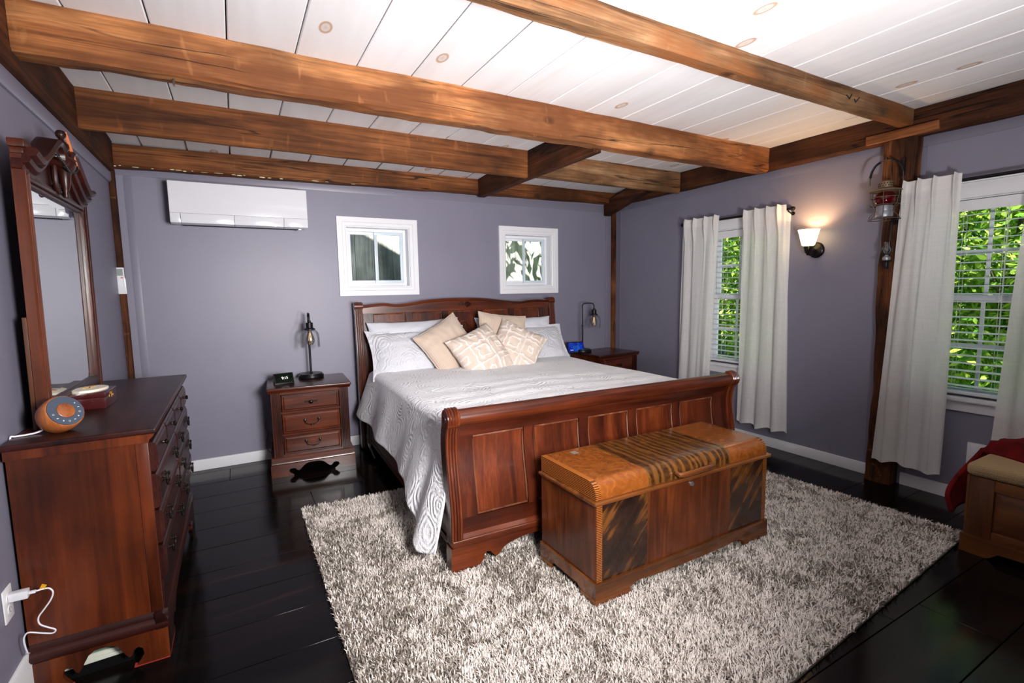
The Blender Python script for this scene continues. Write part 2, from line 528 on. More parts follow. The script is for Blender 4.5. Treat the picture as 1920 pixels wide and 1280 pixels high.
# ------------------------------------------------------------------ geometry helpers
class G:
    """Collects shapes; .obj() links them as one mesh object."""
    def __init__(s):
        s.v, s.f = [], []
    def add(s, v, f):
        o = len(s.v)
        s.v += [tuple(p) for p in v]
        s.f += [tuple(i + o for i in q) for q in f]
        return s
    def box(s, x0, x1, y0, y1, z0, z1):
        return s.add([(x0, y0, z0), (x1, y0, z0), (x1, y1, z0), (x0, y1, z0), (x0, y0, z1), (x1, y0, z1), (x1, y1, z1), (x0, y1, z1)],
                     [(0, 3, 2, 1), (4, 5, 6, 7), (0, 1, 5, 4), (1, 2, 6, 5), (2, 3, 7, 6), (3, 0, 4, 7)])
    def prism(s, pts, axis, a, b):
        """Extrude the closed outline pts along axis from a to b; pts are (y,z) for x, (x,z) for y, (x,y) for z."""
        def p3(p, t):
            return (t, p[0], p[1]) if axis == 'x' else (p[0], t, p[1]) if axis == 'y' else (p[0], p[1], t)
        n = len(pts)
        v = [p3(p, a) for p in pts] + [p3(p, b) for p in pts]
        f = [(i, (i + 1) % n, n + (i + 1) % n, n + i) for i in range(n)]
        f += [tuple(range(n))[::-1], tuple(range(n, 2 * n))]
        return s.add(v, f)
    def strip(s, front, back, axis, a, b):
        """Extrude a band between two equal-length open outlines (quads only, so concave outlines stay clean)."""
        def p3(p, t):
            return (t, p[0], p[1]) if axis == 'x' else (p[0], t, p[1]) if axis == 'y' else (p[0], p[1], t)
        n = len(front)
        v = [p3(p, a) for p in front] + [p3(p, a) for p in back] + [p3(p, b) for p in front] + [p3(p, b) for p in back]
        f = []
        for i in range(n - 1):
            f += [(i, i + 1, n + i + 1, n + i), (2 * n + i, 3 * n + i, 3 * n + i + 1, 2 * n + i + 1),
                  (i, 2 * n + i, 2 * n + i + 1, i + 1), (n + i, n + i + 1, 3 * n + i + 1, 3 * n + i)]
        f += [(0, n, 3 * n, 2 * n), (n - 1, 3 * n - 1, 4 * n - 1, 2 * n - 1)]
        return s.add(v, f)
    def lathe(s, prof, c=(0, 0, 0), seg=20, axis='z'):
        v, f = [], []
        n = len(prof)
        for (r, h) in prof:
            for k in range(seg):
                a = 2 * PI * k / seg
                p = (r * math.cos(a), r * math.sin(a), h)
                if axis == 'x':
                    p = (h, p[0], p[1])
                elif axis == 'y':
                    p = (p[0], h, p[1])
                v.append((c[0] + p[0], c[1] + p[1], c[2] + p[2]))
        for i in range(n - 1):
            for k in range(seg):
                k2 = (k + 1) % seg
                f.append((i * seg + k, i * seg + k2, (i + 1) * seg + k2, (i + 1) * seg + k))
        if prof[0][0] > 1e-6:
            f.append(tuple(range(seg))[::-1])
        if prof[-1][0] > 1e-6:
            f.append(tuple(range((n - 1) * seg, n * seg)))
        return s.add(v, f)
    def shell(s, prof, c=(0, 0, 0), seg=24, th=0.003, axis='z'):
        """Open lathe with wall thickness (glass shades)."""
        inner = [(max(r - th, 1e-4), h) for r, h in prof][::-1]
        ring = prof + inner
        v, f = [], []
        n = len(ring)
        for (r, h) in ring:
            for k in range(seg):
                a = 2 * PI * k / seg
                p = (r * math.cos(a), r * math.sin(a), h)
                if axis == 'x':
                    p = (h, p[0], p[1])
                v.append((c[0] + p[0], c[1] + p[1], c[2] + p[2]))
        for i in range(n):
            j = (i + 1) % n
            for k in range(seg):
                k2 = (k + 1) % seg
                f.append((i * seg + k, i * seg + k2, j * seg + k2, j * seg + k))
        return s.add(v, f)
    def tube(s, path, r, seg=8, closed=False):
        P = [Vector(p) for p in path]
        n = len(P)
        rad = r if isinstance(r, (list, tuple)) else [r] * n
        v, f = [], []
        nrm = None
        for i in range(n):
            a = P[(i - 1) % n] if (closed or i > 0) else P[i]
            b = P[(i + 1) % n] if (closed or i < n - 1) else P[i]
            t = (b - a).normalized()
            if nrm is None:
                nrm = t.orthogonal().normalized()
            nrm = (nrm - t * nrm.dot(t))
            nrm = nrm.normalized() if nrm.length > 1e-6 else t.orthogonal().normalized()
            bn = t.cross(nrm)
            for k in range(seg):
                q = 2 * PI * k / seg
                v.append(P[i] + (nrm * math.cos(q) + bn * math.sin(q)) * rad[i])
        m = n if closed else n - 1
        for i in range(m):
            j = (i + 1) % n
            for k in range(seg):
                k2 = (k + 1) % seg
                f.append((i * seg + k, i * seg + k2, j * seg + k2, j * seg + k))
        if not closed:
            f.append(tuple(range(seg))[::-1])
            f.append(tuple(range((n - 1) * seg, n * seg)))
        return s.add(v, f)
    def ball(s, c, r, seg=14, rings=8):
        r = (r, r, r) if isinstance(r, (int, float)) else r
        v = [(c[0], c[1], c[2] - r[2])]
        for i in range(1, rings):
            t = PI * i / rings - PI / 2
            for k in range(seg):
                a = 2 * PI * k / seg
                v.append((c[0] + r[0] * math.cos(t) * math.cos(a), c[1] + r[1] * math.cos(t) * math.sin(a), c[2] + r[2] * math.sin(t)))
        v.append((c[0], c[1], c[2] + r[2]))
        f = [(0, 1 + (k + 1) % seg, 1 + k) for k in range(seg)]
        for i in range(rings - 2):
            for k in range(seg):
                k2 = (k + 1) % seg
                f.append((1 + i * seg + k, 1 + i * seg + k2, 1 + (i + 1) * seg + k2, 1 + (i + 1) * seg + k))
        o = 1 + (rings - 2) * seg
        f += [(o + k, o + (k + 1) % seg, len(v) - 1) for k in range(seg)]
        return s.add(v, f)
    def grid(s, fn, nu, nv):
        v = [fn(i / nu, j / nv) for j in range(nv + 1) for i in range(nu + 1)]
        f = [(j * (nu + 1) + i, j * (nu + 1) + i + 1, (j + 1) * (nu + 1) + i + 1, (j + 1) * (nu + 1) + i) for j in range(nv) for i in range(nu)]
        return s.add(v, f)
    def xf(s, m, start=0):
        s.v[start:] = [tuple(m @ Vector(p)) for p in s.v[start:]]
        return s
    def obj(s, name, mat, parent=None, bevel=0.0, seg=2, sharp=38, label=None, fix=True, attr=None, kind=None):
        me = bpy.data.meshes.new(name)
        me.from_pydata(s.v, [], s.f)
        if fix or bevel:
            bm = bmesh.new()
            bm.from_mesh(me)
            if fix:
                bmesh.ops.recalc_face_normals(bm, faces=bm.faces)
            if bevel:
                ed = [e for e in bm.edges if len(e.link_faces) == 2 and e.calc_face_angle(0) > 0.6]
                bmesh.ops.bevel(bm, geom=ed, offset=bevel, segments=seg, profile=0.6, affect='EDGES', clamp_overlap=True)
            bm.to_mesh(me)
            bm.free()
        me.polygons.foreach_set('use_smooth', [True] * len(me.polygons))
        me.set_sharp_from_angle(angle=math.radians(sharp))
        if attr is not None:
            at = me.attributes.new('mixv', 'FLOAT', 'POINT')
            at.data.foreach_set('value', attr)
        me.materials.append(M[mat] if isinstance(mat, str) else mat)
        o = bpy.data.objects.new(name, me)
        COL.objects.link(o)
        if parent is not None:
            o.parent = parent
        if label:
            o['label'] = label
        if kind:
            o['kind'] = kind
        return o

def tag(o, label, cat, group=None, kind=None):
    o['label'] = label
    o['category'] = cat
    if group:
        o['group'] = group
    if kind:
        o['kind'] = kind
    return o

def thing(name, label, cat, loc=(0, 0, 0), rotz=0.0, group=None):
    o = bpy.data.objects.new(name, None)
    COL.objects.link(o)
    o.empty_display_size = 0.05
    o.location = loc
    o.rotation_euler = (0, 0, rotz)
    return tag(o, label, cat, group)

def struct(o):
    o['kind'] = 'structure'
    return o

def share(src, name, parent, loc=(0, 0, 0), rot=None):
    """Another object on the same mesh (alike pieces)."""
    o = src.copy()
    o.name = name
    COL.objects.link(o)
    o.parent = parent
    o.location = loc
    if rot:
        o.rotation_euler = rot
    return o

def copy_tree(o, parent=None):
    c = o.copy()
    COL.objects.link(c)
    if parent is not None:
        c.parent = parent
    for ch in list(o.children):
        copy_tree(ch, c)
    return c

def text_obj(name, body, size, mat, parent, loc, rot, align='CENTER', depth=0.0006):
    cu = bpy.data.curves.new(name, 'FONT')
    cu.body = body
    cu.size = size
    cu.align_x = align
    cu.align_y = 'CENTER'
    cu.extrude = depth
    t = bpy.data.objects.new(name + '_tmp', cu)
    COL.objects.link(t)
    bpy.context.view_layer.update()
    me = bpy.data.meshes.new_from_object(t)
    bpy.data.objects.remove(t)
    o = bpy.data.objects.new(name, me)
    me.materials.clear()
    me.materials.append(M[mat])
    COL.objects.link(o)
    o.parent = parent
    o.location = loc
    o.rotation_euler = rot
    return o

def nz(x, y=0.0, z=0.0):
    return mnoise.noise(Vector((x, y, z)))

def lerp(a, b, t):
    return a + (b - a) * t

def smooth(t):
    t = min(1, max(0, t))
    return t * t * (3 - 2 * t)

def interp(x, pts):
    for (a, p), (b, q) in zip(pts, pts[1:]):
        if x <= b:
            return lerp(p, q, (x - a) / (b - a)) if x > a else p
    return pts[-1][1]

def spline(pts, n=8):
    """Catmull-Rom through pts."""
    P = [Vector(p) for p in pts]
    P = [P[0] * 2 - P[1]] + P + [P[-1] * 2 - P[-2]]
    out = []
    for i in range(1, len(P) - 2):
        for k in range(n):
            t = k / n
            a, b, c, d = P[i - 1:i + 3]
            out.append(0.5 * ((2 * b) + (c - a) * t + (2 * a - 5 * b + 4 * c - d) * t * t + (3 * b - a - 3 * c + d) * t ** 3))
    out.append(P[-2])
    return out

# ------------------------------------------------------------------ the room shell
def wall_cells(name, xs, zs, holes, to3, mat):
    g = G()
    for i in range(len(xs) - 1):
        for j in range(len(zs) - 1):
            cx, cz = (xs[i] + xs[i + 1]) / 2, (zs[j] + zs[j + 1]) / 2
            if any(a < cx < b and c < cz < d for a, b, c, d in holes):
                continue
            g.box(*to3(xs[i], xs[i + 1], zs[j], zs[j + 1]))
    # weld the cells into one shell
    me = bpy.data.meshes.new(name)
    me.from_pydata(g.v, [], g.f)
    bm = bmesh.new()
    bm.from_mesh(me)
    bmesh.ops.remove_doubles(bm, verts=bm.verts, dist=1e-5)
    seen = {}
    for f in bm.faces:
        seen.setdefault(tuple(sorted(v.index for v in f.verts)), []).append(f)
    bmesh.ops.delete(bm, geom=[f for q in seen.values() if len(q) > 1 for f in q], context='FACES_ONLY')
    bmesh.ops.recalc_face_normals(bm, faces=bm.faces)
    bm.to_mesh(me)
    bm.free()
    me.materials.append(M[mat])
    o = bpy.data.objects.new(name, me)
    COL.objects.link(o)
    return struct(o)

WT = 0.14
BW = [(1.652, 2.245, 1.497, 2.056), (3.311, 3.91, 1.484, 2.048)]       # small windows over the bed: x0,x1,z0,z1
RW = [(-2.14, -1.39, 0.70, 1.985), (-3.935, -3.185, 0.70, 1.985)]       # tall windows on the right: y0,y1,z0,z1
wall_cells('wall_back', [LW - WT, BW[0][0], BW[0][1], BW[1][0], BW[1][1], W + WT], [-0.1, 1.484, 1.497, 2.048, 2.056, 2.8],
           BW, lambda a, b, c, d: (a, b, 0.0, WT, c, d), 'wall')
wall_cells('wall_right', [FY, RW[1][0], RW[1][1], RW[0][0], RW[0][1], 0.0], [-0.1, 0.70, 1.985, 2.8],
           RW, lambda a, b, c, d: (W, W + WT, a, b, c, d), 'wall')
struct(G().box(LW - WT, LW, FY, 0, -0.1, 2.8).obj('wall_left', 'wall'))
struct(G().box(LW - WT, W + WT, FY - WT, FY, -0.1, 2.8).obj('wall_front', 'wall'))

# floor: a dark sub-floor with its boards
fl = struct(G().box(LW, W, FY, 0, -0.1, -0.02).obj('floor', 'black'))
rr = random.Random(3)
y = 0.185
fb_w = 0.285
while y > FY:
    y1 = min(0.0, y)
    y0 = max(FY, y - fb_w)
    cuts = [LW]
    x = LW + rr.uniform(0.6, 2.4)
    while x < W - 0.5:
        cuts.append(x)
        x += rr.uniform(1.6, 3.0)
    cuts.append(W)
    if y1 - y0 > 0.02:
        for a, b in zip(cuts, cuts[1:]):
            if y1 < -4.9:
                continue
            G().box(a + .0012, b - .0012, y0 + .0016, y1 - .0016, -0.02, rr.uniform(-0.0006, 0)).obj('floor_board', 'floor', fl, bevel=0.0012, seg=1)
    y -= fb_w
struct(fl)
G().box(LW, W, FY, -4.885, -0.02, 0).obj('floor_board', 'floor', fl)

# ceiling: dark gap above, whitewashed boards running front to back
ce = struct(G().box(LW - WT, W + WT, FY - WT, WT, CZ + 0.03, CZ + 0.06).obj('ceiling', 'black'))
seams = [LW, 0.199, 0.482, 0.769, 1.058, 1.350, 1.637, 1.931, 2.222, 2.521, 2.815, 3.126, 3.407, 3.70, 3.985, 4.28, 4.57, W]
for a, b in zip(seams, seams[1:]):
    gap = 0.003 if a < 3.3 else 0.002
    dzb = rr.uniform(0, 0.002)
    G().prism([(FY, CZ + dzb), (-1.085, CZ + dzb), (-.002, CZ - .050 + dzb), (-.002, CZ + .03), (FY, CZ + .03)], 'x', a + gap, b - gap).obj('ceiling_board', 'ceil', ce, bevel=0.004, seg=1)

# baseboards
struct(G().box(LW + .002, W - .002, -0.018, -0.001, 0.0, 0.092).obj('baseboard_back', 'white', bevel=0.004))
struct(G().box(W - 0.018, W - 0.001, -2.905, -0.02, 0.0, 0.085).obj('baseboard_right', 'white', bevel=0.004))
struct(G().box(W - 0.018, W - 0.001, FY, -3.10, 0.0, 0.088).obj('baseboard_right', 'white', bevel=0.004))
struct(G().prism([(LW + .001, 0), (LW + .018, 0), (LW + .018, .13), (LW + .012, .145), (LW + .012, .165), (LW + .006, .175), (LW + .001, .175)], 'y', FY, -0.02).obj('baseboard_left', 'white'))
# painted trim boards under the timber and on the panel joints
struct(G().box(LW + .03, W - .03, -0.007, -0.0008, 2.352, 2.43).obj('trim_1', 'trim_wall', bevel=0.002))
struct(G().box(W - 0.007, W - .0008, -2.905, -0.05, 2.365, 2.45).obj('trim_2', 'trim_wall', bevel=0.002))
struct(G().box(W - 0.007, W - .0008, FY, -3.10, 2.365, 2.45).obj('trim_3', 'trim_wall', bevel=0.002))
struct(G().prism([(LW + .0008, 2.285), (LW + .012, 2.285), (LW + .022, 2.30), (LW + .022, 2.352), (LW + .0008, 2.352)], 'y', FY, -0.07).obj('trim_4', 'trim_wall'))
for k, yy in enumerate((-2.86, -3.125)):
    struct(G().box(W - 0.006, W - .0008, min(yy, yy - .05 if k == 0 else yy + .03), max(yy, yy - .05 if k == 0 else yy + .03), 0.09, 2.363).obj('trim_%d' % (5 + k), 'trim_wall', bevel=0.0015))
struct(G().box(0.055, 0.105, -0.003, -.0008, 0.095, 2.35).obj('trim_7', 'trim_wall', bevel=0.0015))
struct(G().box(4.70, 4.775, -0.006, -.0008, 0.095, 2.35).obj('trim_8', 'trim_wall', bevel=0.0015))
struct(G().box(W - .006, W - .0008, -0.10, -.07, 0.095, 2.363).obj('trim_9', 'trim_wall', bevel=0.0015))

# ------------------------------------------------------------------ timbers
def timber(name, axis, a, b, p0, p1, z0, z1, mat, amp=0.006, step=0.10, seed=0, ch=0.010, zslope=0.0, parent=None):
    """Hewn beam: section p0..p1 by z0..z1 with worn edges, running along axis from a to b."""
    n = max(2, int(abs(b - a) / step))
    v, f = [], []
    ring = [(p0 + ch, z0), (p1 - ch, z0), (p1, z0 + ch), (p1, (z0 + z1) / 2), (p1, z1), (p0, z1), (p0, (z0 + z1) / 2), (p0, z0 + ch)]
    m = len(ring)
    for i in range(n + 1):
        t = lerp(a, b, i / n)
        for k, (p, z) in enumerate(ring):
            q = p + amp * nz(t * 2.3 + seed, k * 3.1) + amp * 0.6 * nz(t * 9 + seed, k * 1.7, 4)
            zz = z + zslope * (t - a)
            if z < z1 - 1e-6:
                zz += amp * nz(t * 2.7 + seed, k * 2.3, 9) + amp * 0.7 * nz(t * 8 + seed, k * 1.1, 17)
            v.append((t, q, zz) if axis == 'x' else (q, t, zz))
    for i in range(n):
        for k in range(m):
            k2 = (k + 1) % m
            f.append((i * m + k, i * m + k2, (i + 1) * m + k2, (i + 1) * m + k))
    f += [tuple(range(m)), tuple(range(n * m, (n + 1) * m))]
    return G().add(v, f).obj(name, mat, parent, sharp=30)

def beam(label, *a, **k):
    return tag(timber('ceiling_beam', *a, **k), label, 'beam', kind='structure')

beam('dark timber plate running along the top of the left wall', 'y', FY, -0.125, LW + .001, 0.028, 2.355, CZ, 'beamd_y', amp=0.004, seed=1)
rear = beam('timber plate on top of the rear wall above the air conditioner', 'x', LW + .002, W - .11, -0.12, -0.002, 2.392, 2.548, 'beam_mid_x', amp=0.006, seed=2, zslope=0.011)
beam('dark timber plate along the top of the wall with the curtained windows', 'y', FY, -0.002, W - 0.098, W - .001, 2.43, CZ, 'beamd_y', amp=0.006, seed=3)
beam('plank joist butting into the short cross timber, second from the rear wall', 'x', 0.03, 2.947, -1.0877, -1.035, 2.388, CZ, 'beam_mid_x', amp=0.003, seed=4)
beam('short plank joist between the cross timber and the window wall', 'x', 3.017, W - .10, -1.0877, -1.035, 2.40, CZ, 'beam_grey_x', amp=0.003, seed=5)
big = beam('thick hewn orange brown ceiling beam with long cracks', 'x', 0.03, W - .10, -2.045, -1.927, 2.41, CZ, 'beam_x', amp=0.010, seed=6, step=0.07, ch=0.014)
G().tube([(0.55, -2.0, 2.43), (0.55, -2.0, 2.385), (0.552, -2.01, 2.378)], 0.004, 6).obj('nail', 'lantern_wire', big)
near_beam = beam('weathered ceiling beam nearest the camera ending over the post', 'x', 0.03, W - .10, -3.074, -2.988, 2.502, CZ, 'beam_grey_x', amp=0.006, seed=7)
beam('short cross timber notched under the thick hewn beam', 'y', -1.958, -0.122, 2.948, 3.016, 2.385, CZ, 'beamd_y', amp=0.002, seed=8, ch=0.004)
rf = random.Random(9)
g = G()
x = 0.03
while x < 1.9:
    g.ball((x, -.119 + rf.uniform(-.004, .004), 2.394 + .011 * x + rf.uniform(-.006, .004)), (rf.uniform(.006, .03), .004, rf.uniform(.002, .005)), 6, 4)
    x += rf.uniform(.03, .13) * (1 if x < 1.1 else 3)
g.obj('foam_filler', 'foam', rear, kind='stuff')
V = G()
for q in ([(3.93, 2.553), (3.965, 2.538), (3.985, 2.568)], [(4.015, 2.545), (4.03, 2.53), (4.07, 2.562)]):
    V.tube([(a, -3.077, b) for a, b in q], .0035, 5)
VMARK = V
# sloping corner brace
g = G()
dz = 0.27
g.prism([(-0.028, 2.305), (-0.028, 2.47), (-0.60, 2.47 + dz * 0.45), (-0.66, 2.47 + dz * 0.42), (-0.66, 2.305 + dz * .62)], 'x', 4.655, 4.752)
tag(g.obj('brace_beam', 'beamd_y', bevel=0.006), 'short sloping timber brace in the corner above the far nightstand', 'brace', kind='structure')
# posts
tag(timber('corner_pillar', 'x', 0, 1, 0, 1, 0, 1, 'beam_z') if False else G().box(LW + .001, 0.012, -0.062, -0.001, 0.0, 2.39).obj('corner_pillar', 'post_z', bevel=0.006), 'narrow timber strip up the corner behind the mirror', 'post', kind='structure')
tag(G().box(4.787, 4.846, -0.03, -0.001, 0.0, 2.40).obj('corner_pillar', 'post_z', bevel=0.005), 'narrow timber strip up the corner behind the far nightstand', 'post', kind='structure')
def wall_post():
    n = 40
    v, f = [], []
    ring = [(0, 0), (0, .3), (0, .7), (0, 1), (.5, 1), (1, 1), (1, 0), (.5, 0)]
    for i in range(n + 1):
        z = 2.432 * i / n
        y0 = -3.095 + 0.02 * smooth((0.5 - z) / 0.5) + 0.012 * nz(z * 2.2, 3)
        y1 = -2.912 - 0.018 * smooth((1.7 - z) / 1.2) * smooth(z / .8) + 0.02 * nz(z * 1.9, 8) + 0.008 * nz(z * 8, 2)
        x0 = 4.764 - 0.02 * smooth((1.0 - z) / 1.0) + 0.012 * nz(z * 3, 5) + .008 * nz(z * 11, 1)
        for (a, b) in ring:
            px = lerp(x0 + (0.012 if b in (0, 1) and a == 0 else 0), W - .001, a)
            v.append((px, lerp(y0, y1, b), z))
    m = len(ring)
    for i in range(n):
        for k in range(m):
            k2 = (k + 1) % m
            f.append((i * m + k, i * m + k2, (i + 1) * m + k2, (i + 1) * m + k))
    f += [tuple(range(m)), tuple(range(n * m, (n + 1) * m))]
    o = G().add(v, f).obj('wall_pillar', 'post_z', sharp=35)
    tag(o, 'rough hewn timber post between the two tall windows', 'post', kind='structure')
    G().box(4.742, 4.7595, -3.05, -3.028, 2.18, 2.30).obj('iron_strap', 'bronze', o, bevel=0.003)
wall_post()
tag(G().box(4.736, 4.763, -3.225, -2.803, 2.434, 2.492).obj('trim_board', 'beam_y', bevel=0.003), 'short nailed timber cleat across the top of the post', 'cleat', kind='structure')
# ------------------------------------------------------------------ windows over the bed
def small_window(idx, hole, outer):
    x0, x1, z0, z1 = hole
    a0, a1, c0, c1 = outer
    w = bpy.data.objects.new('window_%d' % idx, None)
    COL.objects.link(w)
    w.location = ((x0 + x1) / 2, 0, z0)
    struct(w)
    ox, oz = (x0 + x1) / 2, z0
    def P(g, name, mat, **k):
        g.xf(Matrix.Translation((-ox, 0, -oz)))
        return g.obj(name, mat, w, **k)
    # casing: four mitred lengths with a stepped profile
    def casing(p, q, outp, outq):
        v = []
        for t, y in ((0, -.001), (0, -.022), (.55, -.022), (.62, -.016), (.9, -.016), (1, -.012), (1, -.001)):
            v.append((lerp(outp[0], p[0], t), y, lerp(outp[1], p[1], t)))
            v.append((lerp(outq[0], q[0], t), y, lerp(outq[1], q[1], t)))
        f = [(2 * i, 2 * i + 1, 2 * i + 3, 2 * i + 2) for i in range(6)]
        f += [(12, 13, 1, 0), tuple(range(0, 14, 2)), tuple(range(1, 14, 2))]
        P(G().add(v, f), 'window_casing', 'white', sharp=25)
    i = [(x0, z0), (x1, z0), (x1, z1), (x0, z1)]
    o = [(a0, c0), (a1, c0), (a1, c1), (a0, c1)]
    for k in range(4):
        casing(i[k], i[(k + 1) % 4], o[k], o[(k + 1) % 4])
    # jamb lining
    g = G().box(x0, x0 + .008, 0, .095, z0, z1).box(x1 - .008, x1, 0, .095, z0, z1).box(x0 + .008, x1 - .008, 0, .095, z0, z0 + .008).box(x0 + .008, x1 - .008, 0, .095, z1 - .008, z1)
    P(g, 'window_jamb', 'white')
    X0, X1, Z0, Z1 = x0 + .009, x1 - .009, z0 + .009, z1 - .009
    g = G()
    for (a, b, c, d) in ((X0, X0 + .028, Z0, Z1), (X1 - .028, X1, Z0, Z1), (X0 + .028, X1 - .028, Z0, Z0 + .028), (X0 + .028, X1 - .028, Z1 - .028, Z1)):
        g.box(a, b, .085, .138, c, d)
    P(g, 'window_frame', 'vinyl', bevel=.002)
    mid = (X0 + X1) / 2
    for side, (a, b, yy, mat) in enumerate(((X0 + .028, mid + .02, .118, 'vinyl'), (mid - .016, X1 - .028, .095, 'blue_vinyl'))):
        s = .026
        g = G().box(a, b, yy, yy + .018, Z0 + .028, Z0 + .028 + s).box(a, b, yy, yy + .018, Z1 - .028 - s, Z1 - .028)
        g.box(a, a + s, yy, yy + .018, Z0 + .028 + s, Z1 - .028 - s).box(b - s, b, yy, yy + .018, Z0 + .028 + s, Z1 - .028 - s)
        sash = P(g, 'window_sash', mat if side else 'vinyl', bevel=.002)
        g = G().box(a + s - .003, b - s + .003, yy + .007, yy + .011, Z0 + .025 + s, Z1 - .025 - s)
        g.xf(Matrix.Translation((-ox, 0, -oz)))
        g.obj('window_pane', 'pane', sash)
    P(G().box(mid - .002, mid + .012, .086, .0945, (Z0 + Z1) / 2 - .03, (Z0 + Z1) / 2 + .01), 'window_latch', 'white', bevel=.002)
small_window(1, BW[0], (1.572, 2.325, 1.417, 2.136))
small_window(2, BW[1], (3.231, 3.990, 1.404, 2.128))

# ------------------------------------------------------------------ tall windows on the right
def tall_window(idx, hole):
    y0, y1, z0, z1 = hole
    w = bpy.data.objects.new('window_%d' % idx, None)
    COL.objects.link(w)
    w.location = (W, (y0 + y1) / 2, z0)
    struct(w)
    T = Matrix.Translation((-W, -(y0 + y1) / 2, -z0))
    def P(g, name, mat, parent=w, **k):
        return g.xf(T).obj(name, mat, parent, **k)
    c = .062
    P(G().box(W - .018, W - .001, y0 - c, y0, z0 - .02, z1), 'window_casing', 'white', bevel=.003)
    P(G().box(W - .018, W - .001, y1, y1 + c, z0 - .02, z1), 'window_casing', 'white', bevel=.003)
    P(G().box(W - .020, W - .001, y0 - c, y1 + c, z1, z1 + .095).box(W - .028, W - .001, y0 - c - .01, y1 + c + .01, z1 + .0955, z1 + .112), 'window_casing', 'white', bevel=.003)
    P(G().box(W - .045, W + .05, y0 - c - .012, y1 + c + .012, z0 - .026, z0 - .001), 'window_sill', 'white', bevel=.004)
    P(G().box(W - .016, W - .001, y0 - c, y1 + c, z0 - .095, z0 - .0265), 'window_apron', 'white', bevel=.003)
    g = G().box(W, W + .10, y0, y0 + .008, z0, z1).box(W, W + .10, y1 - .008, y1, z0, z1).box(W, W + .10, y0 + .008, y1 - .008, z1 - .008, z1)
    P(g, 'window_jamb', 'white')
    Y0, Y1 = y0 + .01, y1 - .01
    zm = 1.346
    for (a, b, xx) in ((z0 + .004, zm + .02, W + .072), (zm - .02, z1 - .012, W + .100)):
        s = .040
        g = G().box(xx, xx + .026, Y0, Y0 + s, a, b).box(xx, xx + .026, Y1 - s, Y1, a, b).box(xx, xx + .026, Y0 + s, Y1 - s, a, a + s).box(xx, xx + .026, Y0 + s, Y1 - s, b - s, b)
        sash = P(g, 'window_sash', 'vinyl', bevel=.002)
        pane = P(G().box(xx + .011, xx + .015, Y0 + s - .004, Y1 - s + .004, a + s - .004, b - s + .004), 'window_pane', 'pane', sash)
        for k in (1, 2):
            yy = lerp(Y0 + s, Y1 - s, k / 3)
            P(G().box(xx + .004, xx + .0105, yy - .011, yy + .011, a + s, b - s), 'window_muntin', 'vinyl', sash, bevel=.0015)
        P(G().box(xx + .003, xx + .0104, Y0 + s, Y1 - s, (a + b) / 2 - .011, (a + b) / 2 + .011), 'window_muntin', 'vinyl', sash, bevel=.0015)
tall_window(3, RW[0])
tall_window(4, RW[1])

def blind(hole, label):
    y0, y1, z0, z1 = hole[0] + .014, hole[1] - .014, hole[2], hole[3] - .01
    t = thing('window_blind', label, 'blind', (W + .035, (y0 + y1) / 2, z0), 0, 'white slat blinds in the tall windows')
    L = y1 - y0
    H = z1 - z0
    G().box(-.026, .026, -L / 2, L / 2, H - .045, H - .002).obj('head_rail', 'white', t, bevel=.004)
    G().box(-.030, -.0265, -L / 2 - .004, L / 2 + .004, H - .07, H - .002).obj('valance', 'white', t, bevel=.001)
    first = None
    n = int((H - .10) / .0505)
    for k in range(n):
        z = H - .095 - k * .0505
        if first is None:
            arc = [(-.025, -.0016), (-.012, .0012), (0, .0022), (.012, .0012), (.025, -.0016)]
            first = G().strip([(a, b + .0022) for a, b in arc], arc, 'y', -L / 2, L / 2).obj('slat', 'white', t, sharp=60)
            first.location = (0, 0, z)
            first.rotation_euler = (0, math.radians(-4), 0)
        else:
            share(first, 'slat', t, (0, 0, z), (0, math.radians(-4), 0))
    G().box(-.025, .025, -L / 2, L / 2, .012, .032).obj('bottom_rail', 'white', t, bevel=.004)
    for yy in (-L * .30, L * .02, L * .30):
        for xx in (-.0275, .0275):
            G().tube([(xx, yy, .03), (xx, yy, H - .05)], .0012, 5).obj('ladder_cord', 'white', t)
    G().tube([(-.034, L * .0, .35), (-.034, L * .004, H - .05)], .0018, 5).obj('lift_cord', 'white', t)
blind(RW[0], 'white slat blind in the window behind the bed footboard, between its curtains')
blind(RW[1], 'white slat blind in the window above the red throw')

# ------------------------------------------------------------------ rods and curtains
def rod(label, ya, yb, z, off=0.0):
    t = thing('curtain_rod', label, 'curtain rod', (W - .085 - off, (ya + yb) / 2, z), 0, 'black curtain rods')
    h = (yb - ya) / 2
    G().tube([(0, -h, 0), (0, h, 0)], .011, 12).obj('pole', 'black_metal', t)
    for s in (-1, 1):
        G().lathe([(.0, -.02), (.012, -.018), (.018, -.008), (.019, .004), (.014, .014), (0, .018)], (0, s * (h + .012), 0), 14, 'y').obj('finial', 'bronze', t)
        G().tube([(.078 + off, s * (h - .03), -.03), (.05, s * (h - .03), -.03), (.01, s * (h - .03), -.014)], .006, 8).lathe([(.016, .078 + off), (.016, .0835 + off)], (0, s * (h - .03), -.03), 14, 'x').obj('bracket', 'bronze', t)
rod('black rod over the window behind the bed footboard', -2.25, -1.13, 2.076)
rod('black rod over the window beside the timber post', -4.22, -3.045, 2.087, .03)

